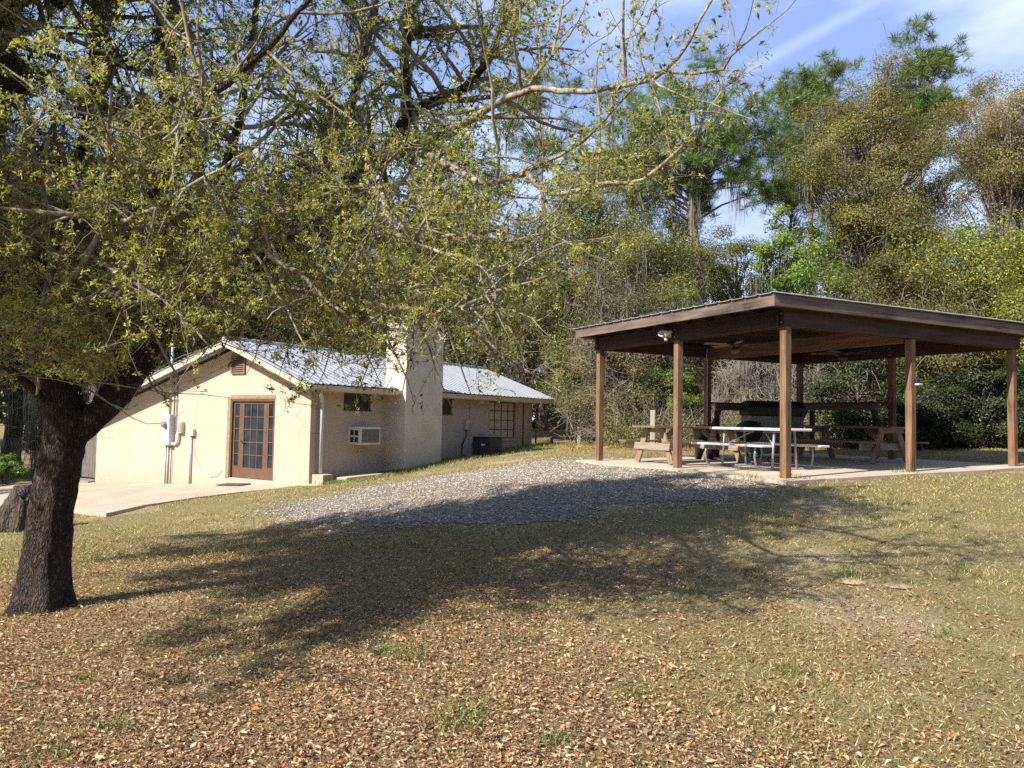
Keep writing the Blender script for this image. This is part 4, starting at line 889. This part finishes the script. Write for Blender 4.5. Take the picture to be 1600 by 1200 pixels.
# ------------------------------------------------------------------ the woods behind, one tree at a time
bgbark = bark('woods_bark', (.05, .04, .032), (.24, .19, .15), 7, .8, (.2, .2, .17), .5, .04)
pinebark = bark('pine_bark', (.07, .045, .035), (.33, .22, .17), 5, .9, (.3, .26, .22), .4, .04)
snagbark = bark('snag_bark', (.2, .17, .14), (.5, .45, .38), 5, .6, (.3, .28, .24), .3, .02)
twigm = simple('gray_twig', (.30, .26, .20), (.17, .145, .11), 3, .9, 0)
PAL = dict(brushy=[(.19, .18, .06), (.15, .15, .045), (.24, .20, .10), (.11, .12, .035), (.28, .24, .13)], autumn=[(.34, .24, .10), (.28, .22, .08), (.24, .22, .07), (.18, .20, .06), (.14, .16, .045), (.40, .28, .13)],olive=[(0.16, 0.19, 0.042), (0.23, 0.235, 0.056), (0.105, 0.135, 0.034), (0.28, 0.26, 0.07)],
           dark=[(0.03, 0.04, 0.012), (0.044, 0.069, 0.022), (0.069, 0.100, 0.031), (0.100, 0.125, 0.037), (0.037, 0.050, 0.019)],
           brown=[(.13, .16, .04), (.16, .19, .05), (0.230, 0.196, 0.061), (0.284, 0.230, 0.074), (0.176, 0.176, 0.047), (0.135, 0.149, 0.038), (0.338, 0.257, 0.095)],
           rust=[(0.450, 0.250, 0.100), (0.375, 0.237, 0.094), (0.325, 0.237, 0.088), (0.200, 0.188, 0.056), (0.525, 0.338, 0.150)],
           bright=[(.16, .23, .035), (.21, .29, .05), (.11, .16, .03)],
           yellow=[(.26, .26, .04), (.17, .20, .035), (.09, .12, .025), (.40, .37, .06)],
           hedge=[(0.086, 0.098, 0.023), (0.127, 0.132, 0.032), (0.184, 0.172, 0.046), (0.057, 0.069, 0.021), (0.253, 0.207, 0.063)],
           pine=[(0.095, 0.162, 0.047), (0.135, 0.209, 0.061), (0.068, 0.115, 0.038), (0.189, 0.230, 0.074)],
           gray=[(0.260, 0.234, 0.169), (0.195, 0.176, 0.117), (0.169, 0.169, 0.078), (0.312, 0.273, 0.195)])
def hgt(px, py, d): return 1.6 + (658 + .018 * (px - 800) - py) * d / F
def tree(name, px, d, top, cx0, cx1, cbot, pal, label, nclump=60, per=170, leaf=.11, tr=.14, kind='leaf', bk=None, moss=0, lean=0, cat='tree', group=None, csp=.42, dep=None, twigs=0, trunktop=.8, hollow=.35, bare=1):
    x = (px - 800) / F * d; gz = float(g(x, d)); zt = hgt(px, top, d); zb = max(hgt(px, cbot, d), gz + .1)
    rx = (cx1 - cx0) / 2 * d / F; cxm = ((cx0 + cx1) / 2 - 800) / F * d; rz = (zt - zb) / 2; ry = dep or min(rx, 3.5)
    root = empty(name, (x, d, gz), 0, label, cat, group); inv = -np.array([x, d, gz])
    cc = np.array([cxm, d, (zt + zb) / 2])
    q = randdir(nclump) * (rng.uniform(hollow, 1, (nclump, 1)) ** .6)
    q *= np.where(q[:, 2:3] < 0, np.array([[.92, .92, 1]]), np.array([[1, 1, 1]]))
    az_ = np.arctan2(q[:, 1], q[:, 0]); ph = rng.uniform(0, 6.28, 5)
    lobe = 1 + .20 * np.sin(2 * az_ + ph[0]) * np.cos(3.3 * q[:, 2] + ph[1]) + .16 * np.sin(5 * q[:, 2] + 3 * az_ + ph[2]) + .1 * np.sin(9 * q[:, 0] + 7 * q[:, 2] + ph[3])
    q = q * np.clip(lobe, .45, 1.18)[:, None]; hol = np.sin(6.3 * q[:, 0] + ph[1]) * np.sin(7.1 * q[:, 2] + ph[4]) > .62; q = q[~hol] if kind == 'leaf' else q; nclump = len(q)
    cl = cc + q * np.array([rx, ry, rz]) * (1 + rng.normal(0, .08, (nclump, 1)))
    # trunk and limbs that run out to the clumps
    tt = np.array([x + lean + (cxm - x) * .5, d, gz + (zt - gz) * trunktop]); k = 9
    f = np.linspace(0, 1, k)[:, None]; P = np.array([x, d, gz - .2]) * (1 - f) + tt * f + np.sin(f * 3.1) * np.array([lean * .4, 0, 0]); P[1:-1, :2] += rng.normal(0, .05 + tr * .25, (k - 2, 2))
    Rr = np.interp(np.linspace(0, 1, k), [0, .08, .5, 1], [tr * 1.35, tr, tr * .72, tr * .2])
    P2, R2_ = resample(P, Rr, 26); m = MB(); m.tube(P2 + inv, R2_, 12)
    h = np.clip((cl[:, 2] - gz) / (zt - gz) - (.05 if kind != 'leaf' else rng.uniform(.1, .28, nclump)), .12, .97); i = (h / trunktop * 25).clip(0, 24).astype(int)
    s_ = P2[i]; mid = s_ * .5 + cl * .5 + rng.normal(0, .18, cl.shape) + np.array([0, 0, .1]) * rx
    BP = np.stack([s_, s_ * .72 + mid * .28 + rng.normal(0, .06, cl.shape), mid, mid * .4 + cl * .6 + rng.normal(0, .12, cl.shape), cl], 1)
    rb = np.minimum(R2_[i] * .45, tr * (.22 if kind == 'leaf' else .3))[:, None] * np.array([1, .75, .5, .32, .1])[None] + .006
    V, Q = tubes(BP, rb, 5); m.add(V + inv, Q)
    if twigs:
        TP, TR = children(BP, rb, twigs, (.5, 1.6), .75, 6, .4, (0, 0, -.12), .25, .5, .02, .35); TR = np.maximum(TR, .006)
        TP2, TR2 = children(TP, TR, 3, (.3, .9), .7, 4, .4, (0, 0, -.1), .1, .7, .01, .4); TR2 = np.maximum(TR2, .005)
        w = MB()
        for a, b in ((TP, TR), (TP2, TR2)): V, Q = tubes(a, b, 3); w.add(V + inv, Q)
        w.build('twigs', twigm, root)
    m.build('trunk', bk or bgbark, root, smooth=True)
    sz = csp * rng.uniform(.6, 1.35, (nclump, 1)) * np.clip(rx / 2.2, .5, 1.5)
    f = MB(); cols = PAL[pal]
    tintc = rng.uniform(.6, 1.35, (nclump, 1)) * (1 + rng.uniform(-.12, .12, (nclump, 3)))
    if kind == 'leaf':
        cnt = (per * 1.2 * rng.uniform(.5, 1.4, nclump)).astype(int); idx = np.repeat(np.arange(nclump), cnt); n = len(idx)
        off = rng.normal(0, 1, (n, 3)); off = off / np.maximum(1, np.linalg.norm(off, axis=1, keepdims=True) / 1.9) * np.array([1, 1, .62]); p = cl[idx] + off * sz[idx]
        Nn = norm(norm(off) * .75 + np.array([0, 0, .55]) + norm((cl[idx] - cc) / np.array([rx, ry, rz])) * .35 + randdir(n) * .62); D = randdir(n); D -= Nn * (D * Nn).sum(1)[:, None]
        V, Q = leafquads(p, D, Nn, rng.uniform(.5, 1.35, n) * leaf, rng.uniform(.35, .75, n) * leaf)
        f.add(V + inv, Q, None, np.repeat(palette(n, cols) * tintc[idx], 4, 0)); f.build('foliage', leafm, root)
    else:                                          # needle tufts
        nt_ = 7; sub = np.repeat(cl, nt_, 0) + rng.normal(0, 1, (nclump * nt_, 3)) * np.array([.62, .62, .30]) * csp * 1.6
        kk = int(per / 3.3); idx = np.repeat(np.arange(len(sub)), kk); D = randdir(len(idx)) + np.array([0, 0, .35])
        L = rng.uniform(.6, 1.15, len(idx)) * leaf; V, Q = leafquads(sub[idx], D, randdir(len(idx)), L, L * .055, 0)
        f.add(V + inv, Q, None, np.repeat(palette(len(idx), cols) * np.repeat(tintc, nt_ * kk, 0), 4, 0)); f.build('foliage', needlem, root)
    if moss:
        mpt = along(BP[:, 1:], 3, .1)[0]; mpt = mpt[rng.integers(0, len(mpt), max(20, moss // 22))]
        V, Q, C = mossy(mpt, moss, (.4, 1.9), .011, .13); o_ = MB(); o_.add(V + inv, Q, None, C); tag(o_.build('spanish_moss', mossm, root), kind='stuff')
    return root
WG = 'trees of the woods behind the house and pavilion'
T_ = tree
# far row
T_('pine_tree', 1445, 46, 18, 1385, 1500, 235, 'pine', 'tallest pine, its narrow crown highest against the sky at right', 70, 230, .55, .26, 'needle', pinebark, group=WG, csp=.5, dep=2.2, trunktop=.93)
T_('pine_tree', 1268, 44, 82, 1205, 1335, 300, 'pine', 'round topped pine left of the brown oak crown', 75, 230, .5, .24, 'needle', pinebark, group=WG, csp=.5, dep=2.4, trunktop=.9)
T_('pine_tree', 1107, 31, 98, 950, 1205, 330, 'pine', 'big crooked pine with reddish trunk rising behind the pavilion', 105, 230, .36, .34, 'needle', pinebark, group=WG, csp=.34, dep=2.6, moss=500, trunktop=.8, lean=-.3)
T_('pine_tree', 1190, 36, 215, 1150, 1300, 350, 'pine', 'leaning pine with dark bent trunk right of the big crooked pine', 40, 190, .42, .2, 'needle', pinebark, group=WG, csp=.4, dep=2, lean=1.0)
T_('pine_tree', 850, 42, 100, 770, 910, 270, 'pine', 'pine crown showing through the oak branches above the roof', 26, 200, .5, .24, 'needle', pinebark, group=WG, csp=.5, dep=2.4)
T_('pine_tree', 985, 39, 150, 900, 1060, 330, 'pine', 'pine behind the left part of the crooked pine crown', 60, 220, .42, .24, 'needle', pinebark, group=WG, csp=.42, dep=2.4)
T_('oak_tree', 1150, 38, 345, 1085, 1215, 520, 'olive', 'olive tree in the gap right of the crooked pine trunk', 70, 260, .1, .18, group=WG, csp=.4, dep=2, moss=300)
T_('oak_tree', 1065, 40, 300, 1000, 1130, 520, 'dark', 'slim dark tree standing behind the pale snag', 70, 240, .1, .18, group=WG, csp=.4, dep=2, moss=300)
T_('pine_tree', 1070, 37, 380, 1020, 1150, 470, 'pine', 'low young pine between the pale snag and the crooked pine', 12, 170, .4, .12, 'needle', pinebark, group=WG, csp=.38, dep=1.5)
sn = empty('dead_snag', (0, 0, 0), 0, 'pale broken dead trunk standing beside the crooked pine', 'dead tree'); d = 33; x = (1050 - 800) / F * d; gz = g(x, d)
sn.location = (x, d, gz); P, Rr = resample([(0, 0, -.2), (.05, 0, 3), (-.1, 0, 6.5), (.05, 0, hgt(1050, 345, d) - gz)], [.3, .25, .22, .1], 22); b = MB(); b.tube(P, Rr * (1 + .08 * rng.normal(size=22)), 12); b.tube([(0, 0, 7), (.25, 0, 7.6), (.3, 0, 8.3)], [.1, .06, .02], 8); b.build('trunk', snagbark, sn, smooth=True)
# right side masses
T_('oak_tree', 1372, 31, 118, 1240, 1485, 450, 'brown', 'wide brown olive oak with domed crown behind the pavilion roof', 330, 400, .085, .3, moss=1500, group=WG, csp=.30, dep=3.6, twigs=2, hollow=.55)
T_('cypress_tree', 1570, 33, 105, 1475, 1690, 330, 'autumn', 'pale rust orange tree at the right edge of the photo', 190, 330, .085, .26, moss=500, group=WG, csp=.31, dep=3, twigs=3)
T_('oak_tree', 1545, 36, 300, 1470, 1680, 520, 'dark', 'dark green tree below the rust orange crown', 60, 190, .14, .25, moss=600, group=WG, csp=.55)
T_('oak_tree', 1360, 38, 330, 1280, 1440, 480, 'olive', 'olive tree filling the gap beneath the brown oak', 50, 220, .13, .22, group=WG, csp=.5)
T_('maple_tree', 1232, 27, 325, 1172, 1290, 480, 'bright', 'small fresh green tree just left of the brown oak', 44, 200, .11, .1, group=WG, csp=.36, dep=1.6, moss=200)
T_('shrub', 1280, 25, 395, 1200, 1345, 500, 'bright', 'bright green shrub peeking over the left slope of the pavilion roof', 30, 200, .1, .07, group=WG, csp=.34, dep=1.5, cat='shrub')
T_('shrub', 1510, 24, 355, 1395, 1660, 520, 'yellow', 'yellow green shrub over the right end of the pavilion roof', 100, 300, .09, .1, group=WG, csp=.42, dep=2, cat='shrub', twigs=1)
T_('shrub', 1390, 23, 405, 1300, 1480, 600, 'hedge', 'mottled olive bush directly above the middle of the pavilion roof', 80, 320, .08, .1, group=WG, csp=.42, dep=1.7, cat='shrub', hollow=.5)
T_('shrub', 1340, 21.5, 540, 1262, 1430, 715, 'dark', 'vine covered bush with shade painted into its leaves behind the long right wooden table', 80, 280, .075, .08, group=WG, csp=.4, dep=1.2, cat='shrub', hollow=.5, twigs=1)  # dark leaf palette paints in the shade behind the pavilion
T_('shrub', 1440, 19.9, 575, 1385, 1500, 718, 'dark', 'low bush with shade painted into its dark leaves right of the long wooden table', 70, 300, .07, .05, group=WG, csp=.33, dep=.8, cat='shrub', hollow=.5)  # shade at the hedge foot is put into the leaf colour
T_('shrub', 1535, 19.7, 570, 1480, 1600, 720, 'dark', 'low bush with shade painted into its dark leaves just left of the rightmost post', 70, 300, .07, .05, group=WG, csp=.33, dep=.8, cat='shrub', hollow=.5)  # deep shade of the lower hedge painted as dark leaves
T_('shrub', 1480, 20.8, 480, 1395, 1570, 640, 'hedge', 'tall leafy hedge bush between the two right front posts', 130, 320, .07, .08, group=WG, csp=.4, dep=1.2, cat='shrub', hollow=.5, twigs=1)
T_('shrub', 1610, 20.5, 440, 1540, 1720, 715, 'yellow', 'yellow tipped hedge bush behind the rightmost post', 110, 320, .075, .08, group=WG, csp=.4, dep=1.3, cat='shrub', hollow=.5)
T_('shrub', 1760, 19, 470, 1680, 1900, 730, 'hedge', 'hedge bush just past the right end of the pavilion', 90, 260, .08, .08, group=WG, csp=.42, dep=1.6, cat='shrub')
# middle: tangled brush and moss between house and pavilion
T_('brush_tree', 1165, 24.5, 535, 1105, 1245, 700, 'gray', 'bare mossy twisted brush seen through the pavilion', 60, 110, .07, .09, moss=3000, group=WG, csp=.35, dep=1.2, twigs=12, cat='brush')
T_('brush_tree', 1265, 24, 570, 1215, 1320, 700, 'gray', 'tan thicket of dead fronds beyond the grill cabinet', 34, 90, .1, .06, moss=2600, group=WG, csp=.35, dep=1, twigs=8, cat='brush')
T_('brush_tree', 960, 25, 420, 880, 1065, 690, 'brushy', 'tall tangled olive brush left of the pavilion posts', 130, 260, .07, .12, moss=700, group=WG, csp=.34, dep=1.6, twigs=6, cat='brush')
T_('shrub', 905, 27, 500, 850, 990, 695, 'olive', 'olive brush beside the far corner of the house', 80, 240, .08, .08, group=WG, csp=.42, dep=1.5, twigs=5, cat='shrub')
T_('shrub', 1042, 24.2, 572, 1012, 1095, 665, 'bright', 'rounded bright green bush between the two left pavilion posts', 40, 260, .075, .05, group=WG, csp=.28, dep=.9, cat='shrub')
T_('shrub', 1060, 26, 430, 1010, 1110, 640, 'olive', 'olive sapling thicket behind the left pavilion posts', 50, 200, .09, .07, group=WG, csp=.4, dep=1.2, twigs=4, cat='shrub')
T_('oak_tree', 1010, 30, 335, 930, 1095, 520, 'olive', 'yellow olive tree above the left end of the pavilion roof', 90, 240, .1, .16, moss=500, group=WG, csp=.48, dep=2.2, twigs=5)
T_('oak_tree', 925, 32, 230, 830, 1010, 520, 'olive', 'olive oak rising behind the far end of the house', 110, 260, .11, .2, moss=900, group=WG, csp=.5, dep=3, twigs=4)
T_('oak_tree', 820, 33, 330, 730, 900, 600, 'olive', 'bushy oak standing right of the chimney', 110, 250, .11, .2, moss=700, group=WG, csp=.5, dep=3, twigs=4)
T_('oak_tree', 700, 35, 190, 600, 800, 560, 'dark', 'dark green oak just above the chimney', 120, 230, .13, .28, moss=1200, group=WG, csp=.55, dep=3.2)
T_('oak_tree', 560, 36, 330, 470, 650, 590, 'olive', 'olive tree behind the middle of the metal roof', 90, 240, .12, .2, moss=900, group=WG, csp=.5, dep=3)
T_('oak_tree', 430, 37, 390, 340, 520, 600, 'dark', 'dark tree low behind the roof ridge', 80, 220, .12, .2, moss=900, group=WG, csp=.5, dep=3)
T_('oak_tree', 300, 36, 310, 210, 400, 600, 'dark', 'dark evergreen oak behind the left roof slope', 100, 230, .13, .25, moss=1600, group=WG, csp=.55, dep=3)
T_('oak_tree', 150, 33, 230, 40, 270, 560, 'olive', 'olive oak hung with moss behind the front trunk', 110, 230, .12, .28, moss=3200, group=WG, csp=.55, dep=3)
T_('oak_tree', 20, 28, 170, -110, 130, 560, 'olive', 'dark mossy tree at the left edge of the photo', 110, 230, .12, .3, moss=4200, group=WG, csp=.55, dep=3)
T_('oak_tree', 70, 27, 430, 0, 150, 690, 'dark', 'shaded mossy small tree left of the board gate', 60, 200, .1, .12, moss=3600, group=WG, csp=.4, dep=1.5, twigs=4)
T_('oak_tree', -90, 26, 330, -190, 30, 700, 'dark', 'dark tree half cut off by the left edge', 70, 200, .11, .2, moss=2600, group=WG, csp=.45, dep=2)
T_('shrub', 20, 24, 712, -60, 58, 752, 'bright', 'low lime green ferns beyond the patio at far left', 34, 200, .11, .03, csp=.18, dep=.7, cat='ferns')
T_('shrub', -150, 20, 600, -240, -60, 770, 'hedge', 'olive shrub just outside the patio on the left', 50, 220, .08, .05, csp=.35, dep=1.3, cat='shrub')
# unseen woods added behind the camera to cut skylight, lower than the sun
f = MB(); n = 26000; th = rng.uniform(0, 2 * np.pi, n); rr = 34 + rng.normal(0, 2, n); x = rr * np.cos(th); y = 2 + rr * np.sin(th); k = ~((y > 8) & (np.abs(x) < .9 * y + 6)); x, y = x[k], y[k]; n = len(x)
p = np.stack([x, y, (9.5 + 3 * np.sin(x * .3 + y * .17)) * rng.uniform(0, 1, n) ** .8 - .5], -1); V, Q = leafquads(p, randdir(n), randdir(n), rng.uniform(.8, 1.5, n), rng.uniform(.5, 1, n)); f.add(V, Q, None, np.repeat(palette(n, PAL['olive'] + PAL['dark']), 4, 0))
tag(f.build('sky_blocking_woods', leafm), 'unseen woods added around the yard to block skylight', 'woods', kind='stuff')
# distant woods: one continuous mass that closes the gaps low down
f = MB(); n = 90000
x = rng.uniform(-45, 52, n); y = 46 + rng.normal(0, 2.5, n) + np.abs(x) * -.12; hh = (8 + 2.2 * np.sin(x * .33) + 1.4 * np.sin(x * .9 + 1)) * rng.uniform(0, 1, n) ** .8
p = np.stack([x, y, 1 + hh], -1); V, Q = leafquads(p, randdir(n), randdir(n), rng.uniform(.3, .6, n), rng.uniform(.2, .4, n)); tn = np.repeat(palette(n, PAL['olive'] + PAL['dark'] + PAL['gray']), 4, 0); f.add(V, Q, None, tn)
for k in range(70):
    x0 = rng.uniform(-42, 48); y0 = 44 - abs(x0) * .12 + rng.normal(0, 1.5); z0 = float(g(x0, y0)); b_ = [(x0, y0, z0 - .2), (x0 + rng.normal(0, .3), y0, z0 + 3), (x0 + rng.normal(0, .5), y0, z0 + 5.5)]; f.tube(b_, [rng.uniform(.08, .2), .1, .05], 6, C=(.12, .10, .08))
tag(f.build('distant_woods', leafm), 'distant woods closing the view behind the nearer trees', 'woods', kind='stuff')
# undergrowth along the foot of the brush
f = MB(); n = 42000; x = rng.uniform(2.8, 17, n); y = 23.4 + rng.normal(0, .9, n) - np.maximum(x - 8, 0) * .38; p = np.stack([x, y, g(x, y) + np.abs(rng.normal(0, .38, n))], -1)
V, Q = leafquads(p, randdir(n) + np.array([0, 0, .3]), randdir(n), rng.uniform(.05, .13, n), rng.uniform(.02, .06, n)); f.add(V, Q, None, np.repeat(palette(n, PAL['gray'] + PAL['hedge'] + PAL['olive']), 4, 0))
st0 = np.stack([rng.uniform(3, 16, 1500), np.zeros(1500), np.zeros(1500)], -1); st0[:, 1] = 23.8 + rng.normal(0, .7, 1500) - np.maximum(st0[:, 0] - 8, 0) * .38; st0[:, 2] = g(st0[:, 0], st0[:, 1])
P = [st0]; D = norm(randdir(1500) * .8 + np.array([0, 0, 1.0]))
for _ in range(6): D = norm(D + randdir(1500) * .3 + np.array([0, 0, -.08])); P.append(P[-1] + D * rng.uniform(.15, .42, (1500, 1)))
V, Q = tubes(np.stack(P, 1), np.full((1500, 7), 1) * np.linspace(.013, .004, 7)[None], 3); f.add(V, Q, None, np.repeat(palette(1500, [(.3, .26, .2), (.2, .17, .13), (.4, .35, .26)]), 21, 0))
tag(f.build('undergrowth', mossm), 'tangled undergrowth of stems and leaves at the foot of the woods', 'undergrowth', kind='stuff')
# ------------------------------------------------------------------ leaf litter and grass
def infrustum(x, y, m=1.3): return (np.abs(x) < .70 * y + m)
def onslab(x, y):
    a = (x - PC[0]) * ux[0] + (y - PC[1]) * ux[1]; b = (x - PC[0]) * uy[0] + (y - PC[1]) * uy[1]
    c = (x - HN[0]) * hx[0] + (y - HN[1]) * hx[1]; d = (x - HN[0]) * hy[0] + (y - HN[1]) * hy[1]
    return ((a > -.4) & (a < 6.5) & (b > -.38) & (b < 5.5)) | ((c < .05) & (d > -.02) & (d < 10)) | inpoly(c, d, pl)
def sn_(x, y, s, ph=0): return np.sin(x * s + 1.7 * np.sin(y * s * .7 + ph) + ph) * np.cos(y * s * 1.1 + 1.3 * np.sin(x * s * .6 + ph))
def litter_d(x, y):
    d = np.hypot((x + 2.0) / 1.1, (y - 6.6) / 1.6); base = np.clip(1.36 - d / 4.5, .0, 1)
    return np.clip(base + .22 * sn_(x, y, 2.3) + .2 * sn_(x, y, 5.1, 2) + .12 * sn_(x, y, 11, 1), .02, 1) * np.where(y > 11.5, .25, 1)
n = 620000; y = 2.6 + 15 * rng.uniform(0, 1, n) ** 1.25; x = rng.uniform(-1, 1, n) * (.72 * y + 1.2)
k = (rng.uniform(0, 1, n) < litter_d(x, y) * np.where(x > 1.2 + .5 * np.sin(y * 2), .5, .92) * np.clip(1.15 - y / 22, .3, 1)) & ~onslab(x, y); x, y = x[k], y[k]
gk = inpoly(x, y, GP); k = ~gk | (rng.uniform(0, 1, len(x)) < .1); x, y = x[k], y[k]; n = len(x); print('litter', n)
C = np.stack([x, y, g(x, y) + rng.uniform(.004, .022, n)], -1)
D = randdir(n) * np.array([1, 1, .28]); D = norm(D); Nn = norm(randdir(n) * .42 + np.array([0, 0, 1])); S_ = norm(np.cross(D, Nn)); U2 = np.cross(S_, D)
L = (.008 + .030 * rng.uniform(0, 1, n) ** 1.4 * (1 + (rng.uniform(0, 1, n) < .04) * .6))[:, None]; Wd = L * rng.uniform(.30, .48, (n, 1)); cu_ = rng.uniform(-.1, .55, (n, 1))
a0 = C - D * L / 2; a1 = C + D * L / 2; m0 = C - D * L * .18; m1 = C + D * L * .2
V = np.stack([a0, m0 + S_ * Wd * .5 + U2 * Wd * cu_, m1 + S_ * Wd * .45 + U2 * Wd * cu_, a1, m1 - S_ * Wd * .45 + U2 * Wd * cu_, m0 - S_ * Wd * .5 + U2 * Wd * cu_], 1).reshape(-1, 3)
b6 = np.arange(n)[:, None] * 6; Q = np.concatenate([b6 + np.array([[0, 1, 2, 3]]), b6 + np.array([[0, 3, 4, 5]])])
lc = palette(n, [(.52, .33, .175), (.37, .21, .11), (.60, .43, .25), (.20, .11, .055), (.47, .21, .08), (.10, .052, .03), (.66, .50, .33), (.34, .26, .18)], [5, 5, 3.5, 4, 1.3, 3, 1.3, 2], .25)
lf = MB(); lf.add(V, Q, None, np.repeat(lc, 6, 0)); tag(lf.build('leaf_litter', foliage('litter_tint', .12, .75, .2)), 'dry brown and orange oak leaves scattered over the lawn', 'fallen leaves', kind='stuff')
# grass blades
def blades(n, y0, y1, hmul, dens, wd, pw_=1.3, cols=None, wts=None):
    y = y0 + (y1 - y0) * rng.uniform(0, 1, n) ** pw_; x = rng.uniform(-1, 1, n) * (.72 * y + 1.2)
    k = (rng.uniform(0, 1, n) < dens(x, y)) & ~onslab(x, y); x, y = x[k], y[k]; k = ~inpoly(x, y, GP) | (rng.uniform(0, 1, len(x)) < .07); x, y = x[k], y[k]; n = len(x)
    C = np.stack([x, y, g(x, y) - .003], -1); D = norm(randdir(n) * np.array([1, 1, .5]) * .95 + np.array([0, 0, .75])); Lh = rng.uniform(.018, .06, n) * hmul * np.clip(1 + .5 * sn_(x, y, 1.9, 1), .5, 1.6)
    V, Q = leafquads(C, D, randdir(n), Lh, wd * rng.uniform(.7, 1.3, n), 0)
    mixg = np.clip(.5 + .5 * sn_(x, y, 1.4, .5) + rng.normal(0, .3, n), 0, 1)
    gA = palette(n, [(.18, .22, .05), (.25, .28, .07), (.13, .165, .04)]); gB = palette(n, [(.50, .41, .20), (.38, .30, .14), (.58, .49, .26), (.27, .20, .095)])
    c = np.where((rng.uniform(0, 1, n) < .10 + .36 * mixg)[:, None], gA, gB); return V, Q, c
gm_ = foliage('grass_tint', .25, .6, .25); gr_ = MB()
V, Q, c = blades(230000, 2.7, 9.5, 1, lambda x, y: np.clip(1.05 - .8 * litter_d(x, y), .15, 1) * np.clip(.8 + .5 * sn_(x, y, 1.6, 1) + .3 * sn_(x, y, 4.3, 2), .2, 1), .0042, 1.2); gr_.add(V, Q, None, np.repeat(c, 4, 0))
V, Q, c = blades(170000, 8.5, 27, 1.25, lambda x, y: np.clip(.75 + .5 * sn_(x, y, 1.1) + .3 * sn_(x, y, 3.7, 2), .2, 1), .009, 1.1); gr_.add(V, Q, None, np.repeat(c, 4, 0))
tag(gr_.build('grass', gm_), 'short patchy green and straw coloured lawn grass', 'grass', kind='stuff')
# greener strip along the house foot, tufts and weeds
w = MB()
n = 26000; t_ = rng.uniform(0, 1, n); a = rng.uniform(-6, 11, n); off = rng.gamma(1.6, .35, n); xl = np.where(a > 0, .06 + off, a); yl = np.where(a > 0, a, -6.4 - off)
pos = HN[None] + xl[:, None] * hx + yl[:, None] * hy; k = a > 0; pos = pos[k]; n = len(pos)
C = np.stack([pos[:, 0], pos[:, 1], g(pos[:, 0], pos[:, 1])], -1); V, Q = leafquads(C, norm(randdir(n) * .6 + np.array([0, 0, 1])), randdir(n), rng.uniform(.04, .13, n), .012 * rng.uniform(.7, 1.4, n), 0); w.add(V, Q, None, np.repeat(palette(n, [(.15, .21, .045), (.22, .26, .07), (.33, .29, .13)]), 4, 0))
for q in [(640, 1040, .09), (735, 1135, .12), (700, 1160, .08), (130, 1075, .05), (180, 1155, .08), (90, 1185, .07), (1080, 930, .09), (1180, 900, .08), (1325, 905, .1), (1480, 1010, .08), (1238, 752, .16), (945, 745, .1), (1170, 751, .14), (1050, 765, .12), (1415, 742, .16), (1560, 728, .14), (990, 1095, .08), (600, 1020, .07), (345, 935, .07), (870, 1180, .08), (1500, 900, .07), (1240, 1060, .07), (590, 705, .2), (700, 722, .2)]:
    c0 = G(q[0], q[1]); n = 60; C = np.stack([c0[0] + rng.normal(0, q[2] * .8, n), c0[1] + rng.normal(0, q[2] * .8, n), np.zeros(n)], -1); C[:, 2] = g(C[:, 0], C[:, 1]); V, Q = leafquads(C, norm(randdir(n) * .8 + np.array([0, 0, 1])), randdir(n), rng.uniform(.5, 1.1, n) * q[2], .006 + .02 * q[2], 0); w.add(V, Q, None, np.repeat(palette(n, [(.15, .21, .05), (.22, .27, .07), (.11, .15, .04)]), 4, 0))
tag(w.build('weeds', gm_), 'green weed tufts and ragged grass along the wall and lawn', 'weeds', kind='stuff')
# loose straw and pine needles, twigs lying about
s_ = MB(); n = 26000; y = 2.7 + 14 * rng.uniform(0, 1, n) ** 1.3; x = rng.uniform(-1, 1, n) * (.72 * y + 1.2); k = ~onslab(x, y); x, y = x[k], y[k]; n = len(x)
C = np.stack([x, y, g(x, y) + .008], -1); D = norm(randdir(n) * np.array([1, 1, .12])); V, Q = leafquads(C, D, np.array([[0, 0, 1.]]) + randdir(n) * .2, rng.uniform(.03, .1, n), .0035 * rng.uniform(.6, 1.4, n), 0); s_.add(V, Q, None, np.repeat(palette(n, [(.5, .4, .24), (.34, .25, .15), (.16, .11, .07)]), 4, 0))
tag(s_.build('straw', gm_), 'thin straw and needles strewn on the lawn', 'straw', kind='stuff')
# pine straw strip in front of the brush
s_ = MB(); n = 16000; x = rng.uniform(1.5, 7, n); y = rng.normal(22.0, .8, n); C = np.stack([x, y, g(x, y) + .01], -1); V, Q = leafquads(C, norm(randdir(n) * np.array([1, 1, .2])), np.array([[0, 0, 1.]]) + randdir(n) * .3, rng.uniform(.06, .16, n), rng.uniform(.01, .03, n), 0); s_.add(V, Q, None, np.repeat(palette(n, [(.42, .25, .10), (.5, .33, .16), (.3, .2, .09)]), 4, 0))
tag(s_.build('pine_straw', gm_), 'orange pine straw in front of the brush', 'pine straw', kind='stuff')
# sandy ant mounds
for i, (q, r_, lb) in enumerate([((1396, 866), .09, 'small pale sand mound farthest out on the lawn'), ((1328, 917), .13, 'yellow sand mound left of the pair on the lawn'), ((1402, 920), .12, 'pinkish sand mound right of the yellow one')]):
    c0 = G(*q); b = MB(); prof = [(r_ * (1 - f) + .001, .018 * (1 - (1 - f) ** 2.2)) for f in np.linspace(0, 1, 7)]; b.lathe(prof, sides=18); o = b.build('sand_mound', simple('sand%d' % i, (.46, .355, .205) if i < 2 else (.40, .30, .19), (.25, .19, .10), 34, .95, .6, 60), smooth=True)
    o.location = (c0[0], c0[1], g(c0[0], c0[1]) - .004); tag(o, lb, 'sand mound', 'ant mounds on the lawn')
